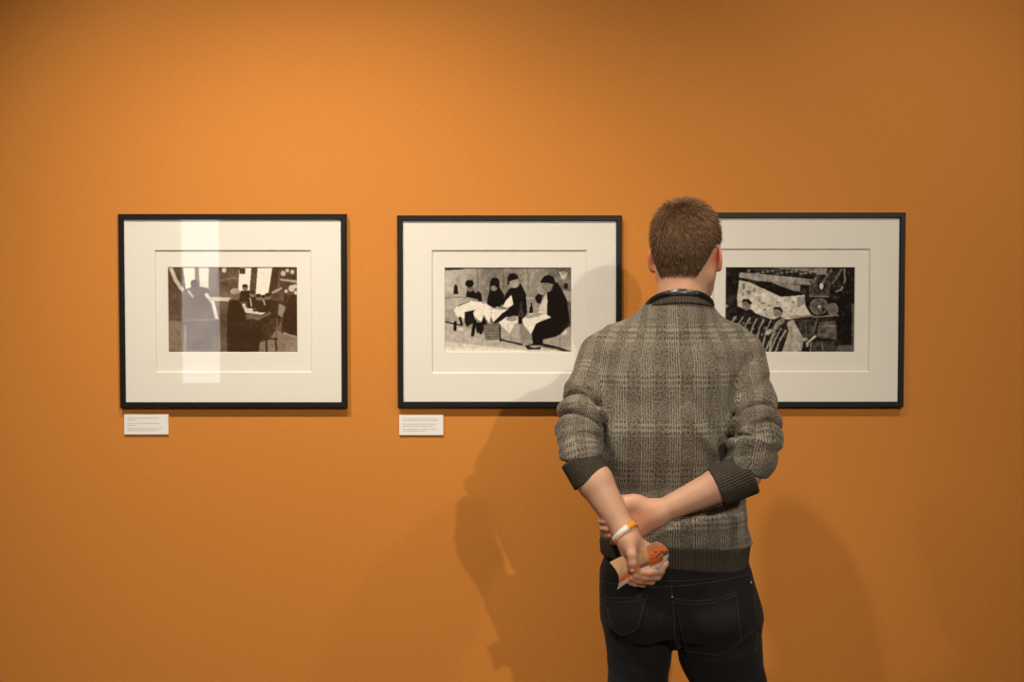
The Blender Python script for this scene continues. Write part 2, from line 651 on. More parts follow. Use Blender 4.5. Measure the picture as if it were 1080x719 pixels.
def paint_bench():
    """four women in dark shawls eating on a stone bench by a wall"""
    c = Canvas(300, 198, 62, 48, 980, 655, 0.56)
    c.grad(lambda X, Y: 0.07 * np.sin(X / 90.0) + 0.0002 * (X - 500) * -1)
    c.mottle(16, 0.05)
    c.poly([(62, 48), (980, 48), (980, 62), (62, 62)], 0.30)
    c.line([(70, 68), (200, 62)], 9, 0.16)
    c.line([(330, 56), (420, 60)], 9, 0.25)
    for x in (300, 483, 660):
        c.line([(x, 62), (x + 6, 130), (x + 4, 210)], 5, 0.36)
    c.line([(62, 265), (230, 262)], 5, 0.45)
    c.line([(640, 268), (720, 270)], 9, 0.68)
    c.ell(915, 112, 24, 32, 0.72, 0.7)
    c.line([(890, 90), (915, 128), (940, 95)], 9, 0.80)
    c.line([(700, 90), (690, 130)], 9, 0.70)
    c.poly([(132, 240), (138, 180), (150, 172), (162, 188), (166, 240)], 0.14)
    c.poly([(918, 205), (922, 168), (935, 160), (946, 170), (948, 205)], 0.12)
    c.poly([(910, 215), (980, 225), (980, 300), (915, 280)], 0.62)
    # ground
    c.poly([(62, 430), (360, 520), (640, 600), (980, 655), (62, 655)], 0.70)
    c.poly([(62, 570), (650, 640), (700, 655), (62, 655)], 0.80)
    # bench
    c.poly([(62, 315), (150, 322), (150, 345), (62, 345)], 0.72)
    c.poly([(62, 345), (170, 345), (190, 440), (62, 430)], 0.62)
    c.line([(62, 432), (190, 462)], 9, 0.18)
    c.poly([(460, 425), (640, 420), (770, 560), (610, 590), (465, 560)], 0.66)
    c.poly([(600, 440), (700, 450), (700, 570), (615, 590)], 0.55)
    c.line([(538, 460), (540, 562)], 4, 0.42)
    c.line([(470, 562), (620, 596)], 11, 0.16)
    c.poly([(760, 560), (930, 480), (978, 470), (978, 650), (800, 605)], 0.62)
    c.line([(893, 510), (893, 620)], 4, 0.42)
    c.line([(770, 598), (870, 618), (978, 654)], 18, 0.12)
    # woman 1 (smallest, far left)
    c.poly([(228, 215), (300, 205), (330, 240), (338, 290), (300, 300), (222, 270)], 0.08)
    c.ell(250, 202, 24, 24, 0.45)
    c.ell(247, 168, 30, 26, 0.06)
    c.ell(292, 210, 18, 22, 0.50)
    c.poly([(150, 330), (235, 285), (330, 295), (345, 320), (300, 345), (215, 368), (208, 410), (160, 400), (135, 360)], 0.90)
    c.line([(230, 270), (300, 285)], 16, 0.62)
    c.line([(165, 325), (245, 290)], 6, 0.3)
    c.poly([(212, 368), (290, 352), (280, 440), (228, 470), (212, 440)], 0.12)
    c.line([(180, 410), (190, 452)], 18, 0.14)
    c.line([(145, 440), (143, 490)], 20, 0.05)
    c.ell(180, 488, 26, 10, 0.82)
    # woman 2
    c.poly([(395, 200), (455, 190), (492, 245), (496, 300), (450, 338), (368, 330), (375, 270)], 0.06)
    c.ell(420, 190, 26, 30, 0.50)
    c.poly([(390, 222), (392, 160), (408, 128), (440, 124), (460, 150), (458, 200), (432, 190), (425, 180), (400, 185)], 0.07)
    c.poly([(300, 335), (350, 300), (410, 335), (400, 380), (388, 448), (368, 420), (350, 385), (335, 440), (280, 400), (272, 370)], 0.90)
    c.poly([(348, 392), (372, 450), (300, 520), (285, 440), (330, 440)], 0.08)
    c.line([(285, 430), (268, 528)], 22, 0.06)
    c.line([(345, 470), (325, 512)], 22, 0.12)
    c.line([(340, 300), (365, 300)], 14, 0.6)
    # woman 3
    c.poly([(530, 205), (610, 165), (648, 240), (658, 370), (640, 400), (560, 390), (440, 440), (415, 448), (400, 420), (440, 400), (480, 330), (500, 250)], 0.06)
    c.ell(568, 165, 34, 34, 0.62)
    c.poly([(516, 176), (518, 120), (535, 98), (565, 94), (590, 112), (598, 132), (560, 142), (530, 152), (528, 176)], 0.06)
    c.poly([(545, 245), (560, 315), (520, 340), (480, 330), (510, 280)], 0.90)
    c.poly([(408, 350), (440, 330), (520, 350), (480, 375), (430, 425), (415, 440), (400, 400)], 0.90)
    c.line([(430, 342), (520, 345)], 12, 0.58)
    # basket
    c.poly([(345, 455), (462, 455), (455, 562), (360, 562)], 0.42)
    for k in range(5):
        c.line([(350, 470 + 20 * k), (455, 470 + 20 * k)], 5, 0.58, 0.7)
    c.line([(462, 460), (466, 570)], 9, 0.10)
    # cloth, bottles
    c.poly([(455, 440), (510, 400), (600, 400), (640, 420), (565, 450), (535, 520), (500, 490)], 0.88)
    c.ell(545, 415, 40, 16, 0.60)
    c.poly([(594, 450), (592, 380), (604, 340), (606, 292), (620, 292), (622, 340), (634, 380), (622, 450)], 0.24)
    c.poly([(594, 400), (622, 400), (620, 450), (596, 450)], 0.05)
    c.poly([(672, 372), (674, 340), (682, 322), (683, 300), (692, 300), (693, 322), (700, 342), (698, 374)], 0.08)
    # woman 4 (largest, right)
    c.poly([(800, 215), (868, 155), (905, 210), (940, 280), (962, 450), (930, 500), (860, 540), (770, 560), (765, 600), (700, 600), (690, 520), (720, 450), (800, 400), (795, 300)], 0.055)
    c.poly([(712, 262), (740, 235), (770, 250), (752, 310), (725, 300)], 0.09)
    c.ell(800, 190, 38, 38, 0.50)
    c.poly([(750, 158), (775, 118), (810, 106), (845, 120), (860, 165), (838, 172), (800, 160), (760, 162)], 0.05)
    c.ell(757, 222, 20, 24, 0.62)
    c.poly([(795, 235), (802, 280), (798, 380), (740, 360), (745, 330), (770, 280)], 0.78)
    c.poly([(620, 420), (680, 378), (760, 362), (830, 405), (760, 430), (720, 450), (685, 520), (640, 470)], 0.88)
    c.poly([(645, 400), (720, 370), (780, 375), (740, 400), (660, 412)], 0.62)
    c.poly([(640, 605), (700, 590), (755, 610), (750, 632), (660, 630)], 0.12)
    c.ell(712, 608, 38, 9, 0.60)
    c.poly([(900, 520), (940, 480), (940, 510), (925, 530)], 0.80)
    c.blur(1)
    c.mottle(5, 0.03)
    c.mottle(1.5, 0.025)
    c.a += 0.16 * np.clip((c.Y - 600) / 55.0, 0, 1)
    return c.a


def paint_workshop():
    """a cluttered dark workshop: beams, a draped cloth, a wheel and a person bent over in patterned knitwear"""
    c = Canvas(300, 194, 66, 48, 1008, 658, 0.10)
    c.mottle(14, 0.03)
    c.poly([(415, 48), (800, 48), (800, 110), (610, 95), (415, 70)], 0.45)
    c.poly([(230, 70), (720, 110), (720, 92), (420, 62)], 0.20)
    for x in range(240, 720, 34):
        c.ell(x, 82 + (x % 5) * 5, 13, 8, 0.55, 0.7)
    c.poly([(175, 92), (310, 100), (700, 140), (680, 182), (300, 150), (172, 126)], 0.55)
    c.poly([(410, 160), (612, 180), (608, 226), (408, 200)], 0.50)
    c.poly([(250, 150), (410, 165), (560, 220), (640, 240), (600, 262), (470, 262)], 0.05)
    # draped printed cloth
    c.poly([(172, 146), (245, 160), (470, 262), (640, 250), (650, 330), (690, 390), (560, 420), (400, 420), (160, 330), (158, 260)], 0.74)
    for x, y, w, h in ((205, 190, 24, 44), (240, 230, 30, 34), (200, 245, 18, 26), (345, 308, 34, 14), (385, 325, 24, 12), (445, 300, 26, 6), (355, 352, 22, 14), (560, 300, 16, 16), (600, 330, 18, 8), (320, 290, 10, 18), (280, 215, 12, 20), (500, 290, 20, 5), (620, 290, 20, 22)):
        c.ell(x, y, w * .55, h * .5, 0.38, 0.8)
    c.poly([(585, 265), (645, 255), (645, 320), (592, 330)], 0.52)
    c.poly([(520, 440), (560, 420), (640, 560), (620, 658), (470, 658), (500, 540)], 0.60)
    # people in patterned knitwear, lower left
    c.poly([(66, 330), (150, 345), (260, 350), (340, 420), (330, 640), (66, 640)], 0.09)
    c.ell(226, 318, 32, 42, 0.48)
    c.poly([(186, 300), (205, 278), (245, 282), (268, 310), (250, 318), (222, 292)], 0.07)
    c.ell(452, 370, 34, 36, 0.50)
    c.poly([(415, 352), (430, 334), (470, 336), (490, 362), (478, 372), (455, 350)], 0.08)
    c.ell(84, 328, 12, 12, 0.5)
    c.poly([(350, 658), (345, 590), (400, 430), (470, 400), (505, 420), (530, 500), (500, 600), (480, 658)], 0.10)
    c.poly([(380, 520), (440, 440), (500, 400), (500, 440), (430, 500)], 0.45)
    for k in range(7):
        x = 150 + k * 50
        c.line([(x, 400 + k * 6), (x - 28, 440 + k * 10), (x - 60, 520 + k * 22)], 10, 0.58)
    for k in range(3):
        c.line([(440 + 36 * k, 470 + 14 * k), (400 + 34 * k, 560), (356 + 40 * k, 655)], 8, 0.62)
    for k in range(9):
        c.ell(440 - 10 * k + 6, 490 + 19 * k, 11, 6, 0.50)
        c.ell(505 - 9 * k, 500 + 18 * k, 7, 6, 0.55)
    for k in range(14):
        c.ell(140 + 22 * k, 410 + (k * 37) % 90 + 6 * k, 12, 9, 0.50, 0.8)
    c.ell(388, 508, 26, 16, 0.68, 1, -0.6)
    # machine, right
    c.poly([(680, 150), (830, 150), (820, 262), (680, 255)], 0.24)
    c.line([(680, 258), (820, 262)], 6, 0.50)
    c.line([(678, 150), (680, 258)], 5, 0.42)
    c.ell(762, 185, 30, 34, 0.14)
    c.ell(762, 188, 14, 24, 0.80)
    for k in range(26):
        x = 690 + (k * 53) % 220
        y = 60 + (k * 31) % 110
        c.ell(x, y, 10, 8, 0.38 + 0.02 * (k % 8), 0.7)
    c.line([(925, 70), (930, 150), (905, 212), (870, 225)], 12, 0.50)
    c.ell(890, 180, 40, 12, 0.12)
    c.ell(745, 330, 66, 58, 0.40)
    c.ell(745, 330, 54, 47, 0.30)
    c.ell(748, 332, 12, 12, 0.66)
    c.ell(845, 350, 40, 46, 0.42)
    c.ell(845, 350, 30, 34, 0.33)
    c.ell(778, 352, 10, 14, 0.04)
    c.line([(545, 404), (700, 396)], 13, 0.50)
    c.line([(700, 405), (905, 390)], 10, 0.45)
    c.line([(560, 418), (650, 415)], 7, 0.10)
    c.poly([(590, 430), (740, 420), (720, 540), (650, 580), (600, 480)], 0.22)
    c.line([(652, 430), (655, 560)], 9, 0.36)
    c.line([(735, 420), (700, 520)], 11, 0.40)
    c.poly([(748, 440), (865, 430), (875, 560), (730, 545)], 0.30)
    c.line([(745, 470), (866, 465)], 8, 0.46)
    c.line([(660, 590), (720, 540)], 14, 0.70)
    c.ell(650, 560, 18, 12, 0.62)
    c.ell(665, 600, 10, 14, 0.60)
    c.poly([(700, 575), (860, 575), (850, 650), (690, 650)], 0.20)
    c.line([(690, 590), (685, 655)], 8, 0.50)
    c.line([(770, 585), (780, 650)], 6, 0.42)
    c.poly([(890, 240), (990, 240), (985, 380), (960, 640), (880, 600)], 0.05)
    c.poly([(980, 300), (1008, 330), (1008, 620), (985, 600)], 0.30)
    c.poly([(890, 600), (1008, 600), (1008, 658), (860, 658)], 0.32)
    c.a += 0.055
    c.mottle(9, 0.05)
    c.blur(1)
    c.mottle(4, 0.045)
    c.mottle(1.5, 0.03)
    return c.a


def grid_mesh(name, x0, x1, z0, z1, y, a, tint_lo, tint_hi):
    """flat print whose vertices carry the painted tones"""
    h, w = a.shape
    xs = np.linspace(x0, x1, w)
    zs = np.linspace(z1, z0, h)
    XX, ZZ = np.meshgrid(xs, zs)
    vv = np.stack([XX.ravel(), np.full(XX.size, y), ZZ.ravel()], 1)
    idx = np.arange(w * h).reshape(h, w)
    ff = np.stack([idx[:-1, :-1].ravel(), idx[1:, :-1].ravel(), idx[1:, 1:].ravel(), idx[:-1, 1:].ravel()], 1)
    me = mesh_from(name, vv, ff)
    g = np.clip((a - 0.45) * 1.22 + 0.43, 0, 1).ravel()[:, None]
    c = srgb2lin(np.array(tint_lo) * (1 - g) + np.array(tint_hi) * g)
    col = np.ones((len(vv), 4), np.float32)
    col[:, :3] = c
    at = me.color_attributes.new('Col', 'FLOAT_COLOR', 'POINT')
    at.data.foreach_set('color', col.ravel())
    return me


# ------------------------------------------------------------------ framed pictures
FD = 0.020      # how far the moulding stands off the wall
FW = 0.0150     # face width of the moulding


def framed_picture(outer, opening, pr, art, label, lo_tone=(0.07, 0.048, 0.030)):
    """outer / opening / pr are (x0, y0, x1, y1) in photograph pixels on the moulding face / board planes"""
    yf = WALL_Y - FD
    ym = WALL_Y - 0.0095
    yb = WALL_Y - 0.006
    a = P(outer[0], outer[3], yf)
    b = P(outer[2], outer[1], yf)
    X0, Z0, X1, Z1 = a[0], a[2], b[0], b[2]
    root = empty('framed_picture', ((X0 + X1) / 2, WALL_Y, Z0), label, 'picture', 'framed photographs on the orange wall')
    # moulding, mitred
    prof = [(0, 0), (0, FD - 0.002), (0.002, FD), (FW - 0.002, FD), (FW, FD - 0.003), (FW, 0.004), (FW, 0)]
    mb = MB()
    corners = [(X0, Z0, 1, 1), (X1, Z0, -1, 1), (X1, Z1, -1, -1), (X0, Z1, 1, -1)]
    vs = []
    for cx, cz, sx, sz in corners:
        for d, h in prof:
            vs.append((cx + sx * d, WALL_Y - h, cz + sz * d))
    n = len(prof)
    fs = []
    for i in range(4):
        j = (i + 1) % 4
        for k in range(n):
            l = (k + 1) % n
            fs.append((i * n + k, i * n + l, j * n + l, j * n + k))
    mb.add(vs, fs)
    mb.build('frame', M['frame'], root)

    def window_board(name, y, x0, z0, x1, z1, ox0, oz0, ox1, oz1, mat, th):
        m = MB()
        bv = th * 0.9
        O = [(x0, z0), (x1, z0), (x1, z1), (x0, z1)]
        I = [(ox0, oz0), (ox1, oz0), (ox1, oz1), (ox0, oz1)]
        J = [(ox0 + bv, oz0 + bv), (ox1 - bv, oz0 + bv), (ox1 - bv, oz1 - bv), (ox0 + bv, oz1 - bv)]
        vs = [(x, y, z) for x, z in O] + [(x, y, z) for x, z in I] + [(x, y + th, z) for x, z in J] + [(x, y + th, z) for x, z in O]
        fs = []
        for i in range(4):
            j = (i + 1) % 4
            fs += [(i, j, 4 + j, 4 + i), (4 + i, 4 + j, 8 + j, 8 + i), (8 + i, 8 + j, 12 + j, 12 + i), (j, i, 12 + i, 12 + j)]
        m.add(vs, fs)
        return m.build(name, mat, root)

    o0 = P(opening[0], opening[3], ym)
    o1 = P(opening[2], opening[1], ym)
    p0 = P(pr[0], pr[3], yb)
    p1 = P(pr[2], pr[1], yb)
    e = FW - 0.003
    window_board('outer_mat', ym - 0.0035, X0 + e, Z0 + e, X1 - e, Z1 - e, o0[0], o0[2], o1[0], o1[2], M['mat'], 0.0030)
    window_board('inner_mat', yb - 0.0025, X0 + e, Z0 + e, X1 - e, Z1 - e, p0[0], p0[2], p1[0], p1[2], M['mat'], 0.0012)
    me = grid_mesh('photographic_print', p0[0] - .002, p1[0] + .002, p0[2] - .002, p1[2] + .002, yb, art, lo_tone, (0.95, 0.92, 0.86))
    link('photographic_print', me, M['print'], root)
    m = MB()
    m.box((X0 + e, WALL_Y - 0.004, Z0 + e), (X1 - e, WALL_Y - 0.001, Z1 - e))
    m.build('backing_board', M['card'], root)
    m = MB()
    yg = WALL_Y - 0.0155
    m.add([(X0 + e, yg, Z0 + e), (X1 - e, yg, Z0 + e), (X1 - e, yg, Z1 - e), (X0 + e, yg, Z1 - e)], [(0, 1, 2, 3)])
    m.build('glass_pane', M['glass'], root)
    return root


framed_picture((126.5, 225.5, 365, 430), (164.5, 263.5, 328.5, 392.5), (177.8, 281.5, 313.5, 371.5), paint_cafe(),
               'black framed photograph of people seated round a cafe table, a pale reflection on its glass', (0.25, 0.165, 0.09))  # raised dark tone puts the glass's reflection haze into the print colour
framed_picture((419.5, 227, 656, 429.5), (455.5, 263.5, 619, 393.5), (469, 282, 602.8, 371.2), paint_bench(),
               'black framed photograph of four women in dark shawls eating on a stone bench')
framed_picture((717.5, 224, 955.5, 429.5), (751, 262, 918, 392), (764.5, 281.6, 901.8, 371.3), paint_workshop(),
               'black framed photograph of a dark workshop with a wheel, partly hidden behind the man')


def wall_label(x0, y0, x1, y1, lines, label):
    yf = WALL_Y - 0.0055
    a = P(x0, y1, yf)
    b = P(x1, y0, yf)
    root = empty('wall_label', ((a[0] + b[0]) / 2, WALL_Y, a[2]), label, 'label', 'white caption cards on the orange wall')
    m = MB()
    m.box((a[0], yf, a[2]), (b[0], WALL_Y, b[2]))
    m.build('card', M['card'], root, bevel=0.0006)
    w = b[0] - a[0]
    h = b[2] - a[2]
    rng = np.random.default_rng(int(x0))
    m = MB()
    for fy, x_end in lines:
        x = 0.08
        z = b[2] - fy * h
        while x < x_end:
            L = min(rng.uniform(0.02, 0.075), x_end - x + 0.01)
            m.box((a[0] + x * w, yf - 0.0003, z - 0.0011), (a[0] + (x + L) * w, yf, z + 0.0011))
            x += L + 0.014
    m.build('caption_text', M['ink'], root)


wall_label(131, 436.8, 177.5, 458.2, [(0.18, 0.78), (0.28, 0.27), (0.45, 0.78), (0.55, 0.27), (0.70, 0.84), (0.79, 0.70)],
           'small white caption card below the left picture of the cafe table')
wall_label(421, 437.6, 467.5, 458.8, [(0.18, 0.86), (0.27, 0.86), (0.45, 0.82), (0.55, 0.80), (0.70, 0.84), (0.79, 0.60)],
           'small white caption card below the middle picture of four women')


# ------------------------------------------------------------------ implicit surface kit
def _len(q):
    return np.sqrt(np.einsum('ij,ij->i', q, q))


def rc(a, b, r1, r2=None):
    a = np.asarray(a, float)
    b = np.asarray(b, float)
    r2 = r1 if r2 is None else r2
    ba = b - a
    bb2 = ba.dot(ba) + 1e-12

    def f(p):
        t = np.clip(((p - a) @ ba) / bb2, 0, 1)
        return _len(p - a - t[:, None] * ba) - (r1 + (r2 - r1) * t)
    return f


def ell(c, r, R=None):
    c = np.asarray(c, float)
    r = np.asarray(r, float)

    def f(p):
        q = p - c
        if R is not None:
            q = q @ R          # columns of R are the local axes
        k0 = _len(q / r)
        k1 = _len(q / (r * r)) + 1e-9
        return k0 * (k0 - 1.0) / k1
    return f


def loft(rows, expo=2.4, axis=2):
    """rows: (z, xc, yc, ax, ay) bottom to top"""
    rows = sorted(rows)
    Z = np.array([r[0] for r in rows])
    A = np.array([r[1:] for r in rows])

    def f(p):
        z = p[:, 2]
        xc, yc, ax, ay = (np.interp(z, Z, A[:, k]) for k in range(4))
        n = (np.abs((p[:, 0] - xc) / ax) ** expo + np.abs((p[:, 1] - yc) / ay) ** expo) ** (1 / expo)
        d = (n - 1) * np.minimum(ax, ay)
        dz = np.maximum(Z[0] - z, z - Z[-1])
        return np.maximum(d, dz)
    return f


def half(point, normal):
    """keeps the side the normal points away from: d>0 on the normal side"""
    point = np.asarray(point, float)
    normal = np.asarray(normal, float)
    normal = normal / np.linalg.norm(normal)
    return lambda p: (p - point) @ normal


def polyline_sdf(pts, rad, folds=None):
    pts = [np.asarray(p, float) for p in pts]
    lens = [0.0]
    for a, b in zip(pts[:-1], pts[1:]):
        lens.append(lens[-1] + np.linalg.norm(b - a))

    def param(p):
        best = np.full(len(p), 1e9)
        S = np.zeros(len(p))
        Rr = np.zeros(len(p))
        C = np.zeros_like(p)
        T = np.zeros_like(p)
        for i, (a, b) in enumerate(zip(pts[:-1], pts[1:])):
            ba = b - a
            t = np.clip(((p - a) @ ba) / ba.dot(ba), 0, 1)
            q = a + t[:, None] * ba
            r = rad[i] + (rad[i + 1] - rad[i]) * t
            d = _len(p - q) - r
            m = d < best
            best = np.where(m, d, best)
            S = np.where(m, lens[i] + t * (lens[i + 1] - lens[i]), S)
            Rr = np.where(m, r, Rr)
            C[m] = q[m]
            T[m] = ba / np.linalg.norm(ba)
        w = p - C
        th = np.arctan2(w[:, 0], -w[:, 1])       # 0 = facing the camera
        return best, S, th, Rr

    def f(p):
        d, S, th, _ = param(p)
        if folds:
            # smoother distance by blending segments
            for s0, amp, wd, ph, tilt in folds:
                x = (S - s0 - tilt * np.sin(th - ph)) / wd
                d = d - amp * np.exp(-x * x)
        return d
    def smooth_s(p):
        D, Sx = [], []
        for i, (a, b) in enumerate(zip(pts[:-1], pts[1:])):
            ba = b - a
            L = np.linalg.norm(ba)
            t = ((p - a) @ ba) / (L * L)
            q = a + np.clip(t, 0, 1)[:, None] * ba
            D.append(_len(p - q))
            Sx.append(lens[i] + t * L)
        D, Sx = np.array(D), np.array(Sx)
        w = np.exp(-(D - D.min(0)) / 0.010)
        return (w * Sx).sum(0) / w.sum(0)
    f.param = param
    f.smooth_s = smooth_s
    return f


def smin(a, b, k):
    if k <= 0:
        return np.minimum(a, b)
    h = np.maximum(k - np.abs(a - b), 0) / k
    return np.minimum(a, b) - h * h * k * 0.25


class Shape:
    def __init__(self):
        self.items = []

    def add(self, f, k=0.02):
        self.items.append(('u', f, k))
        return self

    def sub(self, f, k=0.004):
        self.items.append(('s', f, k))
        return self

    def cut(self, f, k=0.0):
        self.items.append(('i', f, k))
        return self

    def disp(self, f):
        self.items.append(('d', f, 0))
        return self

    def eval(self, p, active=None):
        d = None
        for i, (op, f, k) in enumerate(self.items):
            if active is not None and not active[i]:
                continue
            v = f(p)
            if op == 'u':
                d = v if d is None else smin(d, v, k)
            elif d is None:
                continue
            elif op == 's':
                d = -smin(-d, v, k)
            elif op == 'i':
                d = -smin(-d, -v, k)
            else:
                d = d + v
        if d is None:
            d = np.full(len(p), 1.0)
        return d

    def __call__(self, p):
        return self.eval(p)

    def mesh(self, lo, hi, h, n=14):
        lo = np.asarray(lo, float)
        hi = np.asarray(hi, float)
        nb = np.ceil((hi - lo) / (h * n)).astype(int)
        gi = np.stack(np.meshgrid(*[np.arange(k) for k in nb], indexing='ij'), -1).reshape(-1, 3)
        B = h * n
        cen = lo + (gi + 0.5) * B
        R = B * 0.87
        vals = []
        tot = self.eval(cen)
        for op, f, k in self.items:
            vals.append(f(cen))
        act = np.abs(tot) < R * 1.8 + 0.006
        gi, cen, tot = gi[act], cen[act], tot[act]
        vals = [v[act] for v in vals]
        unions = np.min([v for v, it in zip(vals, self.items) if it[0] == 'u'], axis=0)
        loc = np.stack(np.meshgrid(*[np.arange(n + 1)] * 3, indexing='ij'), -1).reshape(-1, 3)
        N = nb * n + 2
        strideY, strideX = N[2], N[1] * N[2]
        cells_all, pos_all, quads_all = [], [], []
        corner = [(i, j, k) for i in (0, 1) for j in (0, 1) for k in (0, 1)]
        for bi in range(len(gi)):
            a = []
            for v, it in zip(vals, self.items):
                if it[0] == 'u':
                    a.append(v[bi] < unions[bi] + 2 * R + it[2] + 0.01)
                elif it[0] == 's':
                    a.append(v[bi] < R * 1.8 + 0.01)
                else:
                    a.append(True)
            base = gi[bi] * n
            p = lo + (base + loc) * h
            d = self.eval(p, a).reshape(n + 1, n + 1, n + 1)
            s = d < 0
            if s.all() or not s.any():
                continue
            cnt = np.zeros((n, n, n), int)
            for i, j, k in corner:
                cnt += s[i:n + i, j:n + j, k:n + k]
            cm = (cnt > 0) & (cnt < 8)
            acc = np.zeros((n, n, n, 3))
            num = np.zeros((n, n, n))
            for ax in range(3):
                sl0 = [slice(None)] * 3
                sl1 = [slice(None)] * 3
                sl0[ax] = slice(0, n)
                sl1[ax] = slice(1, n + 1)
                d0, d1 = d[tuple(sl0)], d[tuple(sl1)]
                cr = (d0 < 0) != (d1 < 0)
                t = np.where(cr, d0 / np.where(cr, d0 - d1, 1), 0)
                o = [x for x in range(3) if x != ax]
                for i in (0, 1):
                    for j in (0, 1):
                        sl = [slice(None)] * 3
                        sl[o[0]] = slice(i, n + i)
                        sl[o[1]] = slice(j, n + j)
                        c = cr[tuple(sl)]
                        num += c
                        tt = t[tuple(sl)]
                        acc[..., ax] += np.where(c, tt, 0)
                        acc[..., o[0]] += np.where(c, i, 0)
                        acc[..., o[1]] += np.where(c, j, 0)
                # quads for edges owned by this block
                own = [slice(0, n)] * 3
                e = np.argwhere(cr[tuple(own)])
                if len(e):
                    flip = s[tuple(own)][tuple(e.T)]
                    g = e + base
                    o1 = np.zeros(3, int)
                    o2 = np.zeros(3, int)
                    o1[(ax + 1) % 3] = 1
                    o2[(ax + 2) % 3] = 1
                    qd = [g - o1 - o2, g - o2, g, g - o1]
                    ids = np.stack([(x[:, 0] + 1) * strideX + (x[:, 1] + 1) * strideY + x[:, 2] + 1 for x in qd], 1)
                    ids[~flip] = ids[~flip][:, ::-1]
                    quads_all.append(ids)
            ci = np.argwhere(cm)
            if len(ci):
                pos = acc[cm] / num[cm][:, None]
                g = ci + base
                cells_all.append((g[:, 0] + 1) * strideX + (g[:, 1] + 1) * strideY + g[:, 2] + 1)
                pos_all.append(lo + (g + pos) * h)
        cells = np.concatenate(cells_all)
        pos = np.concatenate(pos_all)
        quads = np.concatenate(quads_all)
        order = np.argsort(cells)
        cells, pos = cells[order], pos[order]
        ix = np.searchsorted(cells, quads)
        ix = np.clip(ix, 0, len(cells) - 1)
        ok = (cells[ix] == quads).all(1)
        ix = ix[ok]
        # one light smoothing pass
        for _ in range(2):
            acc = np.zeros_like(pos)
            cn = np.zeros(len(pos))
            for a_, b_ in ((0, 1), (1, 2), (2, 3), (3, 0)):
                np.add.at(acc, ix[:, a_], pos[ix[:, b_]])
                np.add.at(cn, ix[:, a_], 1)
            m = cn > 0
            pos[m] = 0.5 * pos[m] + 0.5 * acc[m] / cn[m][:, None]
        return pos, ix


def ray_hit(px, py, sdf, y0=2.7, y1=3.5, off=0.0):
    """first point on the surface seen along the photograph's ray"""
    ys = np.arange(y0, y1, 0.003)
    a = P(px, py, 1.0)
    c = V3(0, 0, CAM_Z)
    d = a - c
    pts = c + ys[:, None] * d
    v = sdf(pts) - off
    i = np.argmax(v < 0)
    if not (v < 0).any():
        return None
    if i > 0:
        t = v[i - 1] / (v[i - 1] - v[i])
        return pts[i - 1] + t * (pts[i] - pts[i - 1])
    return pts[i]


def set_uv(me, pos, faces, uvfn):
    """uvfn(corner points, face centres per corner) -> uv"""
    pc = pos[faces.ravel()]
    fc = np.repeat(pos[faces].mean(1), faces.shape[1], axis=0)
    uv = uvfn(pc, fc)
    l = me.uv_layers.new(name='UVMap')
    l.data.foreach_set('uv', uv.astype(np.float32).ravel())


def set_col(me, col):
    c = np.ones((len(col), 4), np.float32)
    c[:, :3] = col
    at = me.color_attributes.new('Col', 'FLOAT_COLOR', 'POINT')
    at.data.foreach_set('color', c.ravel())


# ------------------------------------------------------------------ the man: skeleton
YC = 3.25
def rot_axes(yaw, pitch, roll=0.0):
    """columns: right ear, face forward, up (yaw turns the face to +x, pitch nods it down)"""
    cy, sy = math.cos(yaw), math.sin(yaw)
    fwd = V3(sy, cy, 0)
    right = V3(cy, -sy, 0)
    up = V3(0, 0, 1)
    cp, sp = math.cos(pitch), math.sin(pitch)
    f2 = fwd * cp - up * sp
    u2 = up * cp + fwd * sp
    cr_, sr_ = math.cos(roll), math.sin(roll)
    r3 = right * cr_ + u2 * sr_
    u3 = u2 * cr_ - right * sr_
    return np.stack([r3, f2, u3], 1)


HC = P(724, 263, 3.30)
HR = rot_axes(math.radians(24), math.radians(9), math.radians(1))


def hl(x, y, z):
    return HC + HR @ V3(x, y, z)


# left arm (image left) and right arm (image right)
SL, EL, WL = P(631, 380, 3.25), P(609, 476, 3.115), P(659.5, 562, 3.045)
SR, ER, WR = P(789, 384, 3.25), P(802, 491, 3.09), P(694, 541, 3.085)

body = Shape()
# torso, pelvis and legs (under the clothes)
def row(py, xl, xr, yc, ay, Y=YC):
    a, b = P(xl, py, Y), P(xr, py, Y)
    return (a[2], (a[0] + b[0]) / 2, yc, (b[0] - a[0]) / 2, ay)


torso_rows = [row(350, 655, 772, 3.26, .075), row(365, 634, 788, 3.255, .095), row(385, 631, 786, 3.25, .105), row(420, 633, 782, 3.25, .112), row(460, 640, 778, 3.255, .108),
              row(510, 646, 778, 3.26, .098), row(560, 642, 782, 3.25, .104), row(600, 640, 786, 3.25, .108), row(650, 642, 796, 3.25, .108), row(672, 648, 796, 3.25, .100)]
covered = Shape()
covered.add(loft(torso_rows, 2.3), 0.02)
NB, NT_ = P(717, 335, 3.265), P(721, 285, 3.285)
body.add(rc(NB, NT_, 0.0570, 0.0535), 0.03)
covered.add(rc(P(715, 342, 3.26), P(650, 366, 3.26), 0.045, 0.040), 0.04)
covered.add(rc(P(719, 342, 3.26), P(775, 368, 3.26), 0.045, 0.040), 0.04)
covered.add(rc(SL, EL, 0.046, 0.037), 0.03)
covered.add(rc(SR, ER, 0.046, 0.038), 0.03)
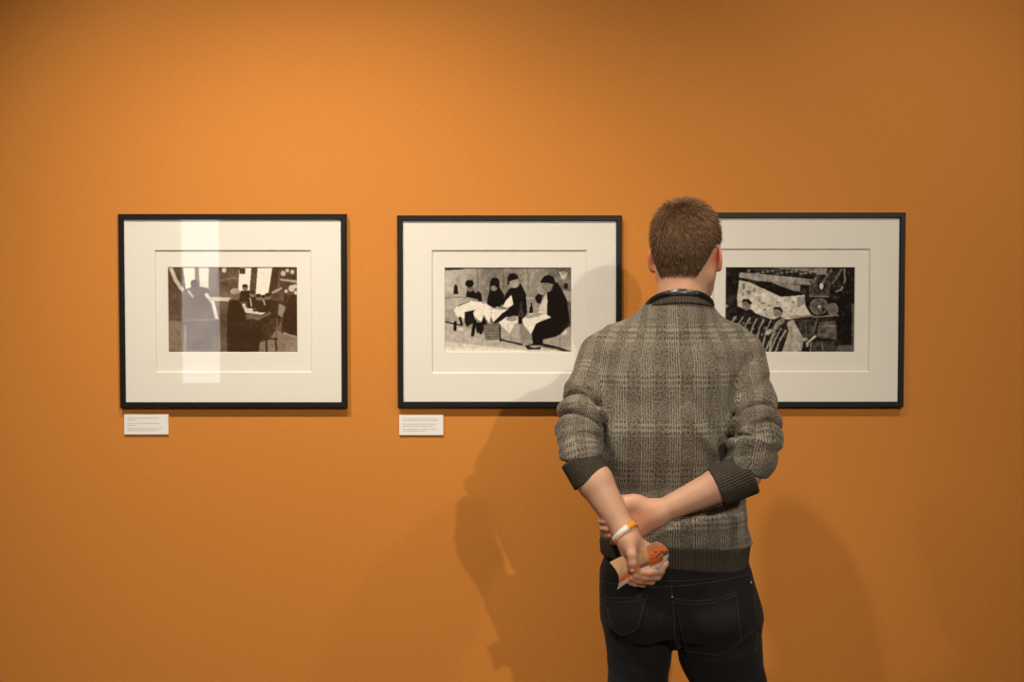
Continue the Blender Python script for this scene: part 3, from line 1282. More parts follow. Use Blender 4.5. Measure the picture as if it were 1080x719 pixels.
# forearms: elbow -> belly of the muscle -> wrist
ml = EL * 0.62 + WL * 0.38
covered.add(rc(EL, ml, 0.038, 0.0390), 0.02)
body.add(rc(EL * .72 + ml * .28, ml, 0.0375, 0.0395), 0.004)
body.add(rc(ml, WL, 0.0395, 0.0240), 0.008)
mr = ER * 0.60 + WR * 0.40
covered.add(rc(ER, mr, 0.039, 0.0370), 0.02)
body.add(rc(ER * .62 + mr * .38, mr, 0.0380, 0.0375), 0.004)
body.add(rc(mr, WR, 0.0375, 0.0245), 0.008)
# legs
KL, AL = V3(0.275, 3.24, 0.47), V3(0.262, 3.27, 0.09)
KR, AR = V3(0.530, 3.24, 0.47), V3(0.560, 3.28, 0.09)
HLp, HRp = P(671, 650, 3.25), P(757, 652, 3.25)
for Hh, K, A_ in ((HLp, KL, AL), (HRp, KR, AR)):
    covered.add(rc(Hh, K, 0.070, 0.048), 0.03)
    covered.add(rc(K, A_, 0.046, 0.032), 0.02)
    body.add(rc(A_ + V3(0, 0, 0.06), A_, 0.036, 0.032), 0.02)
    body.add(rc(A_, A_ + V3(0.0, 0.13, -0.05), 0.030, 0.024), 0.02)

# ---- head
body.add(ell(hl(0, -0.006, 0.012), (0.0735, 0.0930, 0.0900), HR), 0.03)       # skull
body.add(ell(hl(0, 0.030, -0.035), (0.0580, 0.0620, 0.0720), HR), 0.02)       # face
body.add(ell(hl(0, 0.052, -0.088), (0.0380, 0.0330, 0.0230), HR), 0.03)       # chin
body.add(rc(hl(0.052, 0.000, -0.062), hl(0.022, 0.062, -0.094), 0.0150, 0.0130), 0.03)   # jaw
body.add(rc(hl(-0.052, 0.000, -0.062), hl(-0.022, 0.062, -0.094), 0.0150, 0.0130), 0.03)
body.add(rc(hl(0, 0.090, 0.010), hl(0, 0.1160, -0.033), 0.0058, 0.0088), 0.007)          # nose
body.add(ell(hl(0.0105, 0.1030, -0.038), (0.0070, 0.0085, 0.0055), HR), 0.009)
body.add(ell(hl(-0.0105, 0.1030, -0.038), (0.0070, 0.0085, 0.0055), HR), 0.009)
body.add(polyline_sdf([hl(-0.040, 0.0680, 0.014), hl(-0.020, 0.0820, 0.018), hl(0.020, 0.0820, 0.018), hl(0.040, 0.0680, 0.014)], [0.006, 0.007, 0.007, 0.006]), 0.016)      # brow
for sgn in (-1, 1):
    body.sub(ell(hl(sgn * 0.031, 0.096, 0.001), (0.0155, 0.014, 0.0090), HR), 0.008)
    body.add(rc(hl(sgn * 0.020, 0.083, 0.0075), hl(sgn * 0.043, 0.0725, 0.0050), 0.0035, 0.0035), 0.004)
    body.add(rc(hl(sgn * 0.021, 0.082, -0.0065), hl(sgn * 0.043, 0.0725, -0.0045), 0.0032, 0.0032), 0.004)
body.add(polyline_sdf([hl(-0.024, 0.0800, -0.065), hl(-0.010, 0.0895, -0.061), hl(0.010, 0.0895, -0.061), hl(0.024, 0.0800, -0.065)], [0.0025, 0.0048, 0.0048, 0.0025]), 0.004)  # lips
body.add(polyline_sdf([hl(-0.021, 0.0790, -0.068), hl(-0.009, 0.0880, -0.070), hl(0.009, 0.0880, -0.070), hl(0.021, 0.0790, -0.068)], [0.0022, 0.0052, 0.0052, 0.0022]), 0.004)
body.sub(polyline_sdf([hl(-0.022, 0.0850, -0.0665), hl(-0.010, 0.0955, -0.0655), hl(0.010, 0.0955, -0.0655), hl(0.022, 0.0850, -0.0665)], [0.0018] * 4), 0.002)
# ears: a thin leaning plate with a rolled rim
for sgn in (-1, 1):
    flare = math.radians(24)
    ax_out = HR @ V3(sgn * math.sin(flare + 0.25), -math.cos(flare + 0.25), 0.0)
    ax_out /= np.linalg.norm(ax_out)
    upv = HR @ V3(0, -0.16, 1.0)
    upv = upv - ax_out * upv.dot(ax_out)
    upv /= np.linalg.norm(upv)
    th_ = np.cross(ax_out, upv)
    RE = np.stack([ax_out, upv, th_], 1)
    ec = hl(sgn * 0.0765, -0.002, -0.020)
    body.add(ell(ec, (0.0170, 0.0290, 0.0050), RE), 0.007)
    n = 14
    rim = [ec + ax_out * (0.0152 * math.sin(t)) + upv * (0.0265 * math.cos(t)) for t in np.linspace(-0.5, 2.9, n)]
    body.add(polyline_sdf(rim, [0.0036] * n), 0.004)
    body.add(ell(ec - upv * 0.0250, (0.0090, 0.0090, 0.0052), RE), 0.006)
    body.sub(ell(ec + HR @ V3(sgn * 0.008, 0.010, 0.002), (0.0090, 0.0150, 0.0040), RE), 0.004)


def chain(pts, rads, k=0.005, first_k=0.012):
    for i in range(len(pts) - 1):
        body.add(rc(pts[i], pts[i + 1], rads[i], rads[i + 1]), first_k if i == 0 else k)


# ---- left hand (front, holding the leaflet): palm towards the camera
YL = 3.035
body.add(rc(WL, P(664, 569, YL + .003), 0.0230, 0.0220), 0.02)
for (x, y, r) in ((689, 581, .0125), (684, 588, .0130), (677, 593, .0130), (669, 597, .0115)):
    body.add(rc(P(664, 571, YL + .004), P(x, y, YL + .018), 0.0185, r), 0.012)
body.add(rc(P(660, 570, YL - .004), P(660.5, 583, YL - .006), 0.0175, 0.0125), 0.012)
chain([P(664, 572, YL - .012), P(666.5, 585, YL - .030), P(667.5, 594, YL - .0335), P(667, 601, YL - .030)], [.0140, .0108, .0094, .0080])
fing = [
    [P(689, 581, YL + .018), P(701, 594, YL + .016), P(696, 602, YL - .004), P(684, 604, YL - .018), P(675, 603.5, YL - .020)],
    [P(684, 588, YL + .020), P(697, 602, YL + .018), P(693, 608, YL + .000), P(680, 609.0, YL - .016), P(670, 607.0, YL - .019)],
    [P(677, 593, YL + .021), P(690, 608, YL + .020), P(687, 613, YL + .004), P(675, 612.5, YL - .012), P(665, 609.5, YL - .015)],
    [P(669, 597, YL + .020), P(680, 611, YL + .020), P(678, 616, YL + .006), P(669, 615.5, YL - .006), P(661, 612.5, YL - .010)],
]
for fr_, fp in zip((.0088, .0090, .0084, .0074), fing):
    chain(fp, [fr_ * 1.15, fr_ * 1.05, fr_, fr_ * 0.9, fr_ * 0.78], 0.0025, 0.008)

# ---- right hand: behind the left forearm, fingers round its far edge
YR = 3.095
mcp = [P(658, 533, YR), P(656, 543, YR + .003), P(657, 552, YR + .004), P(661, 561, YR + .002)]
for q_, r in zip(mcp, (.0130, .0130, .0125, .0115)):
    body.add(rc(WR, q_, 0.0220, r), 0.014)
body.add(rc(P(690, 547, YR - .010), P(674, 561, YR - .004), 0.0195, 0.0150), 0.014)      # heel of the hand, little-finger side
body.add(rc(P(690, 536, YR - .008), P(668, 530, YR - .008), 0.0180, 0.0165), 0.014)      # thumb mound
chain([P(672, 529, YR - .006), P(658, 528, YR - .002), P(647, 527, YR + .002), P(640, 528, YR + .000)], [.0150, .0118, .0100, .0085], 0.005, 0.012)
ft = [(634, 549), (636, 556.5), (640, 563.5), (646, 570.5)]
for i, ((x, y), q_) in enumerate(zip(ft, mcp)):
    r = (.0088, .0090, .0086, .0078)[i]
    chain([q_, P(x + 9, y - 2.5, YR + .008), P(x + 1, y - 1, YR - .010), P(x + .5, y + 0.5, YR - .030), P(x + 4.0, y + 1.0, YR - .043)],
          [r * 1.25, r * 1.1, r * 1.0, r * .92, r * .78], 0.0025, 0.008)

man = empty('person', (0.42, 3.26, 0.0),
            'man seen from behind in grey patterned sweater and dark jeans, hands behind his back', 'person')
# ------------------------------------------------------------------ eyes
eye_mat = mat_vcol('eye', 0.15)
for sgn in (-1, 1):
    c = hl(sgn * 0.031, 0.0715, 0.0005)
    vs, fs, cols = [], [], []
    nt, npz = 24, 28
    for i in range(nt + 1):
        th = math.pi * i / nt
        for j in range(npz):
            ph = 2 * math.pi * j / npz
            lv = V3(math.sin(th) * math.cos(ph), math.cos(th), math.sin(th) * math.sin(ph))
            vs.append(c + HR @ (lv * 0.0120))
            cols.append((0.01, 0.01, 0.01) if th < 0.20 else ((0.13, 0.08, 0.04) if th < 0.48 else (0.75, 0.72, 0.68)))
    for i in range(nt):
        for j in range(npz):
            k = (j + 1) % npz
            fs.append((i * npz + j, (i + 1) * npz + j, (i + 1) * npz + k, i * npz + k))
    em = mesh_from('eye', vs, fs, True)
    set_col(em, np.array(cols)[:len(em.vertices)])
    link('eye', em, eye_mat, man)

# ------------------------------------------------------------------ nails
def nail(center, along, out, w=0.0048, l=0.0062):
    along = along / np.linalg.norm(along)
    out = out - along * out.dot(along)
    out /= np.linalg.norm(out)
    side = np.cross(along, out)
    m = MB()
    vs = []
    nu, nv = 7, 7
    for i in range(nu):
        for j in range(nv):
            a_ = (i / (nu - 1) - 0.5) * 2
            b_ = (j / (nv - 1) - 0.5) * 2
            sc = math.sqrt(max(0.05, 1 - 0.45 * b_ * b_))
            vs.append(center + side * (a_ * w * sc) + along * (b_ * l) + out * (0.0012 - 0.0022 * a_ * a_))
    fs = [(i * nv + j, (i + 1) * nv + j, (i + 1) * nv + j + 1, i * nv + j + 1) for i in range(nu - 1) for j in range(nv - 1)]
    m.add(vs, fs)
    return m


nail_mat = plain('fingernail', (0.78, 0.50, 0.38), 0.3, 0.5)
tn = P(667.3, 599, YL - .030 - 0.0086)
nail(tn, P(667.1, 602, YL) - P(667.5, 594, YL), V3(0, -1, 0)).build('thumbnail', nail_mat, man, True)

# ------------------------------------------------------------------ sweater
SWL = [P(634, 374, 3.255), P(617, 420, 3.205), P(610.5, 462, 3.130), P(613.5, 486, 3.105), P(619, 498, 3.10)]
SWR = [P(784, 380, 3.255), P(794, 425, 3.195), P(797, 462, 3.110), P(791, 488, 3.095), P(781, 506, 3.093)]
# folds: (position along sleeve, height, width, phase, tilt)
foldsL = [(0.112, 0.006, 0.014, 0.3, 0.010), (0.140, -0.015, 0.0050, 0.3, 0.010), (0.163, 0.012, 0.015, -0.9, 0.010),
          (0.192, -0.016, 0.0050, -0.4, 0.012), (0.216, 0.010, 0.014, 0.3, 0.008), (0.068, -0.003, 0.010, 1.2, 0.03)]
foldsR = [(0.085, -0.004, 0.010, 0.5, -0.03), (0.120, 0.005, 0.018, 0.3, -0.012), (0.158, -0.014, 0.0050, 0.3, -0.012), (0.186, 0.012, 0.015, 0.6, -0.010),
          (0.210, -0.016, 0.0050, 0.6, -0.018), (0.236, 0.012, 0.015, 0.2, -0.012), (0.262, -0.009, 0.005, 0.2, -0.02)]
armL = polyline_sdf(SWL, [0.051, 0.0480, 0.0470, 0.0445, 0.044], foldsL)
armR = polyline_sdf(SWR, [0.053, 0.0510, 0.0500, 0.0480, 0.047], foldsR)

sw_rows = [row(352, 655, 770, 3.262, .085), row(368, 631, 787, 3.258, .106), row(390, 626, 786, 3.25, .116), row(420, 620, 784, 3.25, .122), row(450, 614, 782, 3.242, .128),
           row(480, 612, 783, 3.246, .123), row(510, 622, 786, 3.255, .111), row(535, 635, 787, 3.255, .113), row(555, 634, 788, 3.25, .117),
           row(570, 631, 793, 3.25, .121), row(582, 632, 791, 3.25, .117), row(596, 633, 790, 3.25, .116), row(616, 631, 794, 3.25, .118)]
torso_sw = loft(sw_rows, 2.35)
shoulderL = rc(P(713, 338, 3.262), P(640, 369, 3.260), 0.046, 0.046)
shoulderR = rc(P(721, 338, 3.262), P(782, 371, 3.260), 0.046, 0.048)


def ridge2d(pts, amp, wd, Y=3.14, fade=0.0):
    Q = [P(x, y, Y)[[0, 2]] for x, y in pts]

    def f(p):
        xz = p[:, [0, 2]]
        best = np.full(len(p), 1e9)
        tt = np.zeros(len(p))
        m = len(Q) - 1
        for i, (a, b) in enumerate(zip(Q[:-1], Q[1:])):
            ba = b - a
            t = np.clip(((xz - a) @ ba) / ba.dot(ba), 0, 1)
            d = np.hypot(*(xz - a - t[:, None] * ba).T)
            g = d < best
            best = np.where(g, d, best)
            tt = np.where(g, (i + t) / m, tt)
        e = np.sin(np.pi * np.clip(tt, 0.0, 1.0)) ** 0.5 if fade else 1.0
        return -amp * e * np.exp(-(best / wd) ** 2) * (p[:, 1] < 3.24)
    return f


folds_torso = [ridge2d([(722, 425), (733, 447), (747, 468), (762, 482)], 0.008, 0.012, fade=1),
               ridge2d([(732, 420), (745, 445), (758, 462)], -0.006, 0.010, fade=1),
               ridge2d([(768, 430), (764, 455), (762, 480), (740, 500)], -0.006, 0.012, fade=1),
               ridge2d([(640, 440), (648, 470), (655, 500)], 0.005, 0.014, fade=1),
               ridge2d([(632, 445), (640, 480), (644, 505)], -0.008, 0.010, fade=1),
               ridge2d([(700, 549), (730, 546), (765, 541), (795, 536)], -0.006, 0.007, fade=1),
               ridge2d([(690, 560), (740, 556), (795, 549)], 0.006, 0.011, fade=1),
               ridge2d([(650, 577), (720, 580), (795, 577)], -0.004, 0.006),
               ridge2d([(620, 388), (650, 400), (670, 420)], 0.003, 0.014, fade=1),
               ridge2d([(790, 392), (775, 410), (770, 440)], -0.007, 0.010, fade=1),
               ridge2d([(608, 396), (616, 404), (623, 416)], -0.007, 0.006, fade=1)]

hemA, hemB = P(631, 574, 3.15), P(795, 582, 3.15)
hem_n = np.cross(hemB - hemA, V3(0, 1, 0))
hem_n /= np.linalg.norm(hem_n)
if hem_n[2] < 0:
    hem_n = -hem_n
botA, botB = P(631, 593, 3.14), P(795, 609, 3.14)
bot_n = np.cross(botB - botA, V3(0, 1, 0))
bot_n /= np.linalg.norm(bot_n)
if bot_n[2] < 0:
    bot_n = -bot_n
cufAxisL = (WL - EL) / np.linalg.norm(WL - EL)
cufAxisR = (WR - ER) / np.linalg.norm(WR - ER)
cufL0, cufL1 = P(612.0, 484, 3.105), P(625, 507, 3.094)
cufR0, cufR1 = P(788, 499, 3.092), P(754.5, 514.5, 3.088)

nC = P(716, 323, 3.262)
collar_plane = half(nC + V3(0, 0, 0.007), V3(0, 0.25, 1.0))
cutL = half(P(615, 483.5, 3.10), V3(0.15, 0, -1))
cutR = half(P(785, 497, 3.09), V3(-0.36, 0, -0.93))
sweat = Shape()
tors = Shape()
tors.add(rc(nC + V3(0.000, 0.000, 0.010), P(713, 352, 3.255), 0.0685, 0.088), 0).add(torso_sw, 0.02).add(shoulderL, 0.05).add(shoulderR, 0.05)
for f in folds_torso:
    tors.disp(f)


seam_creases = [ridge2d([(792, 400), (783, 420), (776, 440), (772, 462), (766, 486)], -0.009, 0.0055, fade=1),
                ridge2d([(610, 398), (622, 414), (630, 430), (638, 455), (641, 482)], -0.009, 0.0055, fade=1)]


def sweater_fn(p):
    t = tors(p)
    aL = smin(armL(p), rc(P(612, 478, 3.11), P(619, 496, 3.10), 0.0455, 0.042)(p), 0.010)
    aR = smin(armR(p), rc(P(797, 482, 3.095), P(780, 502, 3.094), 0.049, 0.042)(p), 0.012)
    aL = -smin(-aL, -cutL(p), 0.010)
    aR = -smin(-aR, -cutR(p), 0.010)
    d = smin(t, aL, 0.006)
    d = smin(d, aR, 0.006)
    for f in seam_creases:
        d = d + f(p)
    return d


sweat.add(sweater_fn, 0)
sweat.cut(collar_plane, 0.004)
sweat.cut(half(hemA, -hem_n), 0.006)
spos, sq = sweat.mesh((0.06, 2.98, 0.90), (0.70, 3.42, 1.56), 0.0030)
sme = mesh_from('sweater', spos, sq, True)


def sweater_uv(pc, fc):
    dt = tors(fc)
    dl = armL(fc)
    dr = armR(fc)
    x0 = P(682.5, 400, 3.14)[0]
    u = pc[:, 0] - x0 + 0.0295 + np.clip((pc[:, 0] - 0.36) / 0.10, -1, 1) * np.maximum(pc[:, 1] - 3.15, 0) * 0.7
    v = pc[:, 2] - P(700, 402, 3.14)[2] + 0.0525
    isl = dl + 0.004 < dt
    isr = (dr + 0.004 < dt) & (dr < dl)
    _, S, th, R_ = armL.param(pc)
    u = np.where(isl, th * 0.052, u)
    v = np.where(isl, armL.smooth_s(pc), v)
    _, S, th, R_ = armR.param(pc)
    u = np.where(isr, th * 0.054 + 0.02, u)
    v = np.where(isr, armR.smooth_s(pc) + 0.03, v)
    return np.stack([u, v], 1)


set_uv(sme, spos, sq, sweater_uv)
sweater = link('sweater', sme, M['knit'], man)
sweater['label'] = 'grey brown knitted sweater with a lattice of pale lines, sleeves pushed up'

# hem
hem = Shape()
hem_rows = [(r[0], r[1], r[2], r[3] - 0.003, r[4] - 0.003) for r in sw_rows]
hem.add(loft(hem_rows, 2.35), 0)
hem.cut(half(hemA + hem_n * 0.004, hem_n), 0.006)
hem.cut(half(botA, -bot_n), 0.004)
hp, hq = hem.mesh((0.16, 3.10, 0.90), (0.60, 3.40, 1.04), 0.0030)
hme = mesh_from('ribbed_hem', hp, hq, True)
set_uv(hme, hp, hq, lambda pc, fc: np.stack([pc[:, 0] + np.clip((pc[:, 0] - 0.37) / 0.10, -1, 1) * np.maximum(pc[:, 1] - 3.15, 0) * 0.7, pc[:, 2]], 1))
link('ribbed_hem', hme, M['rib'], sweater)

# cuffs
def cuff(c0, c1, E_, W_, r0, r1, box):
    s = Shape()
    ax = (c1 - c0) / np.linalg.norm(c1 - c0)
    s.add(rc(c0 - ax * 0.01, c1 + ax * 0.02, r0, r1), 0)
    s.cut(half(c0 - ax * 0.006, -ax), 0.004)
    s.cut(half(c1, ax), 0.003)
    s.sub(lambda p: np.maximum(rc(c0, c1 + ax * 0.03, r0 - 0.006, r1 - 0.0035)(p), half(c1 - ax * 0.02, -ax)(p)), 0.002)
    lo_ = np.minimum(c0, c1) - 0.07
    hi_ = np.maximum(c0, c1) + 0.07
    ps, qs = s.mesh(lo_, hi_, 0.0022)
    me = mesh_from('ribbed_cuff', ps, qs, True)
    e1 = np.cross(ax, V3(0, 1, 0))
    e1 /= np.linalg.norm(e1)
    e2 = np.cross(ax, e1)

    def uvf(pc, fc):
        w = pc - c0
        return np.stack([np.arctan2(w @ e1, w @ e2) * 0.046, w @ ax], 1)
    set_uv(me, ps, qs, uvf)
    link('ribbed_cuff', me, M['rib'], sweater)


cuff(cufL0, cufL1, EL, WL, 0.0450, 0.0440, None)
cuff(cufR0, cufR1, ER, WR, 0.0500, 0.0435, None)

# collar: a ribbed ring around the neck
cs = Shape()
ax_n = V3(0, 0.25, 1.0)
ax_n /= np.linalg.norm(ax_n)
e1 = V3(1, 0, 0)
e2 = np.cross(ax_n, e1)


def collar_fn(p):
    w = p - nC
    a = w @ e1
    b = w @ e2
    c = w @ ax_n
    r = np.sqrt(a * a + b * b)
    rad = 0.0715 - 0.35 * (c)
    qx = np.abs(r - rad) - 0.0030
    qy = np.abs(c) - 0.0085
    return np.hypot(np.maximum(qx, 0), np.maximum(qy, 0)) + np.minimum(np.maximum(qx, qy), 0) - 0.0022


cs.add(collar_fn, 0)
cp_, cq_ = cs.mesh(nC - 0.10, nC + 0.10, 0.0024)
cme = mesh_from('ribbed_collar', cp_, cq_, True)
set_uv(cme, cp_, cq_, lambda pc, fc: np.stack([np.arctan2((pc - nC) @ e1, -((pc - nC) @ e2)) * 0.069, (pc - nC) @ ax_n], 1))
link('ribbed_collar', cme, M['rib'], sweater)

# ------------------------------------------------------------------ jeans
jn = Shape()
j_rows = [row(580, 640, 785, 3.25, .108), row(600, 632.5, 792, 3.25, .112), row(620, 632, 797, 3.25, .114), row(640, 633, 802, 3.25, .116), row(652, 635, 804, 3.25, .112),
          row(662, 641, 800, 3.25, .100)]
jn.add(loft(j_rows, 2.3), 0.0)
jn.add(ell(P(677, 645, 3.225), (0.076, 0.100, 0.080)), 0.03)
jn.add(ell(P(758, 648, 3.220), (0.084, 0.100, 0.085)), 0.03)
jn.add(ell(P(711, 664, 3.25), (0.022, 0.080, 0.044)), 0.03)
jn.add(rc(P(671, 650, 3.25), P(674, 690, 3.25), 0.0800, 0.0725), 0.010)
jn.add(rc(P(674, 690, 3.25), P(672.5, 722, 3.25), 0.0725, 0.0675), 0.010)
jn.add(rc(P(759, 652, 3.25), P(759.5, 686, 3.25), 0.0960, 0.0950), 0.010)
jn.add(rc(P(759.5, 686, 3.25), P(770, 722, 3.25), 0.0950, 0.0830), 0.010)
jn.add(rc(P(672.5, 722, 3.25), KL, 0.0675, 0.060), 0.01)
jn.add(rc(P(770, 722, 3.25), KR, 0.0830, 0.064), 0.01)
jn.add(rc(KL, AL, 0.060, 0.052), 0.01)
jn.add(rc(KR, AR, 0.064, 0.054), 0.01)
rngj = np.random.default_rng(3)


def crease(pts, amp, wd, Y=3.16):
    Q = [P(x, y, Y)[[0, 2]] for x, y in pts]

    def f(p):
        xz = p[:, [0, 2]]
        best = np.full(len(p), 1e9)
        for a, b in zip(Q[:-1], Q[1:]):
            ba = b - a
            t = np.clip(((xz - a) @ ba) / ba.dot(ba), 0, 1)
            best = np.minimum(best, np.hypot(*(xz - a - t[:, None] * ba).T))
        return -amp * np.exp(-(best / wd) ** 2)
    return f


for pts, amp, wd in (([(735, 690), (775, 680), (800, 668)], -0.005, 0.009), ([(740, 700), (790, 692)], 0.004, 0.010),
                     ([(650, 672), (680, 684), (706, 680)], -0.004, 0.010), ([(648, 700), (690, 708)], -0.003, 0.012),
                     ([(700, 640), (690, 665), (660, 690)], 0.003, 0.010)):
    jn.disp(crease(pts, amp, wd))
jn.cut(half(V3(0, 0, 0.055), V3(0, 0, -1)), 0.004)
jp, jq = jn.mesh((0.14, 3.05, 0.03), (0.70, 3.45, 1.02), 0.0042)
jme = mesh_from('jeans', jp, jq, True)
jeans = link('jeans', jme, M['denim'], man)
jeans['label'] = 'dark indigo jeans'


def surf_line(name, pts, r, mat, parent, sdf=jn, step=2.0, off=0.0008):
    out = []
    for (xa, ya), (xb, yb) in zip(pts[:-1], pts[1:]):
        n = max(2, int(math.hypot(xb - xa, yb - ya) / step))
        for i in range(n):
            t = i / n
            out.append((xa + (xb - xa) * t, ya + (yb - ya) * t))
    out.append(pts[-1])
    hit = [ray_hit(x, y, sdf, off=off) for x, y in out]
    hit = [h for h in hit if h is not None]
    if len(hit) < 2:
        return None
    m = MB()
    m.tube(hit, r, 6)
    return m.build(name, mat, parent, True)


def curve3(a, b, c, n=8):
    return [((1 - t) ** 2 * a[0] + 2 * t * (1 - t) * b[0] + t * t * c[0], (1 - t) ** 2 * a[1] + 2 * t * (1 - t) * b[1] + t * t * c[1]) for t in np.linspace(0, 1, n)]


def pocket(tl, tr, sag, bl, bm, br):
    """back pocket patch laid on the jeans surface; corners in photo pixels"""
    nu, nv = 22, 18
    front, back = [], []
    for j in range(nv):
        v = j / (nv - 1)
        for i in range(nu):
            u = i / (nu - 1)
            tx = tl[0] + (tr[0] - tl[0]) * u
            ty = tl[1] + (tr[1] - tl[1]) * u + sag * 4 * u * (1 - u)
            if u < 0.5:
                bx, by = bl[0] + (bm[0] - bl[0]) * u * 2, bl[1] + (bm[1] - bl[1]) * u * 2
            else:
                bx, by = bm[0] + (br[0] - bm[0]) * (u * 2 - 1), bm[1] + (br[1] - bm[1]) * (u * 2 - 1)
            x, y = tx + (bx - tx) * v, ty + (by - ty) * v
            front.append(ray_hit(x, y, jn, off=0.0028))
            back.append(ray_hit(x, y, jn, off=-0.002))
    if any(h is None for h in front + back):
        return None
    m = MB()
    N = nu * nv
    fs = []
    for j in range(nv - 1):
        for i in range(nu - 1):
            a = j * nu + i
            fs.append((a, a + nu, a + nu + 1, a + 1))
            fs.append((N + a, N + a + 1, N + a + nu + 1, N + a + nu))
    edge = [i for i in range(nu)] + [j * nu + nu - 1 for j in range(1, nv)] + [(nv - 1) * nu + i for i in range(nu - 2, -1, -1)] + [j * nu for j in range(nv - 2, 0, -1)]
    for k in range(len(edge)):
        a, b = edge[k], edge[(k + 1) % len(edge)]
        fs.append((a, b, N + b, N + a))
    m.add(front + back, fs)
    pk = m.build('back_pocket', M['denim'], jeans, True)
    return pk


def pocket_all(tl, tr, sag, bl, bm, br, stitch_all=True):
    pk = pocket(tl, tr, sag, bl, bm, br)
    par = pk if pk else jeans
    top = [(tl[0] + (tr[0] - tl[0]) * u, tl[1] + (tr[1] - tl[1]) * u + sag * 4 * u * (1 - u)) for u in np.linspace(0.02, .98, 12)]
    for dy in (1.6, 5.2):
        surf_line('stitching', [(x, y + dy) for x, y in top], 0.0007, M['thread'], par, off=0.0032)
    surf_line('stitching', [(tl[0] + 1.5, tl[1] + 3), (bl[0] + 1.5, bl[1] - 1), (bm[0], bm[1] - 2), (br[0] - 1.5, br[1] - 1), (tr[0] - 1.5, tr[1] + 3)], 0.0006, M['thread'], par, off=0.0032)


pocket_all((710, 629), (778, 621), 6.5, (722, 688), (757, 693), (783, 677))
pocket_all((636, 627), (684, 624), 4.0, (644, 664), (657, 672), (674, 664))
surf_line('yoke_seam', curve3((634, 613), (672, 622), (711, 618)), 0.0009, M['thread'], jeans)
surf_line('yoke_seam', curve3((711, 618), (748, 616), (790, 606)), 0.0009, M['thread'], jeans)
surf_line('centre_seam', curve3((706, 606), (712, 640), (711, 676)), 0.0010, M['thread'], jeans)
surf_line('waistband_seam', curve3((690, 612), (720, 614), (755, 609.5)), 0.0009, M['thread'], jeans)
surf_line('side_seam', curve3((795, 628), (801, 655), (797, 690)), 0.0009, M['thread'], jeans)
for x, y in ((709, 629.5), (792, 614.5)):
    h = ray_hit(x, y, jn, off=0.003)
    if h is None:
        continue
    m = MB()
    prof = [(0.0001, 0.0022), (0.0022, 0.0018), (0.0040, 0.0), (0.0042, -0.004)]
    n = 14
    vs = []
    for r, d in prof:
        for k in range(n):
            t = 2 * math.pi * k / n
            vs.append(h + V3(r * math.cos(t), -d, r * math.sin(t)))
    fs = [(i * n + k, i * n + (k + 1) % n, (i + 1) * n + (k + 1) % n, (i + 1) * n + k) for i in range(len(prof) - 1) for k in range(n)]
    m.add(vs, fs)
    m.build('rivet', M['copper'], jeans, True)

# ------------------------------------------------------------------ body mesh (kept inside the clothes)
lo = V3(0.08, 2.98, 0.0)
hi = V3(0.68, 3.47, 1.82)
body.items.insert(0, ('u', lambda p: np.maximum(covered(p), np.minimum(sweater_fn(p), jn(p)) + 0.005), 0.02))
bpos, bq = body.mesh(lo, hi, 0.0027)
bme = mesh_from('body', bpos, bq, True)
# skin tones: redder hands, ears, nape; lips and brows on the unseen face
sk = np.tile(V3(0.66, 0.385, 0.255), (len(bpos), 1))


def tint(center, rad, col, amt):
    d = _len(bpos - center)
    w = (amt * np.exp(-(d / rad) ** 2))[:, None]
    sk[:] = sk * (1 - w) + np.array(col) * w


for sgn in (-1, 1):
    tint(hl(sgn * 0.083, -0.006, -0.022), 0.024, (0.68, 0.19, 0.10), 0.95)
tint(P(668, 600, 3.03), 0.055, (0.60, 0.25, 0.14), 0.6)
tint(P(641, 560, 3.06), 0.022, (0.62, 0.23, 0.14), 0.7)
tint(P(675, 550, 3.08), 0.045, (0.64, 0.27, 0.165), 0.6)
tint(P(720, 300, 3.23), 0.05, (0.62, 0.28, 0.16), 0.4)
tint(hl(0, 0.094, -0.066), 0.014, (0.45, 0.14, 0.10), 0.8)
for sgn in (-1, 1):
    for q_ in np.linspace(0.018, 0.044, 7):
        tint(hl(sgn * q_, 0.093 - 9.0 * max(0, q_ - 0.025) ** 2 * 2, 0.0205), 0.0045, (0.13, 0.065, 0.035), 0.6)
set_col(bme, sk)
body_ob = link('body', bme, M['skin'], man)

# shoes
for A_ in (AL, AR):
    s = Shape()
    s.add(rc(V3(A_[0], A_[1] - 0.045, 0.050), V3(A_[0], A_[1] + 0.10, 0.045), 0.042, 0.044), 0.02)
    s.add(ell(V3(A_[0], A_[1] + 0.13, 0.036), (0.045, 0.075, 0.032)), 0.03)
    s.add(rc(V3(A_[0], A_[1], 0.05), V3(A_[0], A_[1] - 0.005, 0.100), 0.044, 0.042), 0.03)
    s.cut(half(V3(0, 0, 0.018), V3(0, 0, -1)), 0.002)
    s.cut(half(V3(0, 0, 0.110), V3(0, 0, 1)), 0.002)
    ps, qs = s.mesh((A_[0] - 0.09, A_[1] - 0.13, 0.0), (A_[0] + 0.09, A_[1] + 0.25, 0.13), 0.004)
    sh = link('shoe', mesh_from('shoe', ps, qs, True), M['shoe'], man)
    s = Shape()
    s.add(rc(V3(A_[0], A_[1] - 0.045, 0.01), V3(A_[0], A_[1] + 0.06, 0.01), 0.043, 0.046), 0.02)
    s.add(ell(V3(A_[0], A_[1] + 0.13, 0.01), (0.049, 0.080, 0.05)), 0.03)
    s.cut(half(V3(0, 0, 0.0005), V3(0, 0, -1)), 0.001)
    s.cut(half(V3(0, 0, 0.020), V3(0, 0, 1)), 0.002)
    ps, qs = s.mesh((A_[0] - 0.09, A_[1] - 0.13, -0.01), (A_[0] + 0.09, A_[1] + 0.25, 0.06), 0.004)
    link('sole', mesh_from('sole', ps, qs, True), M['sole'], sh)

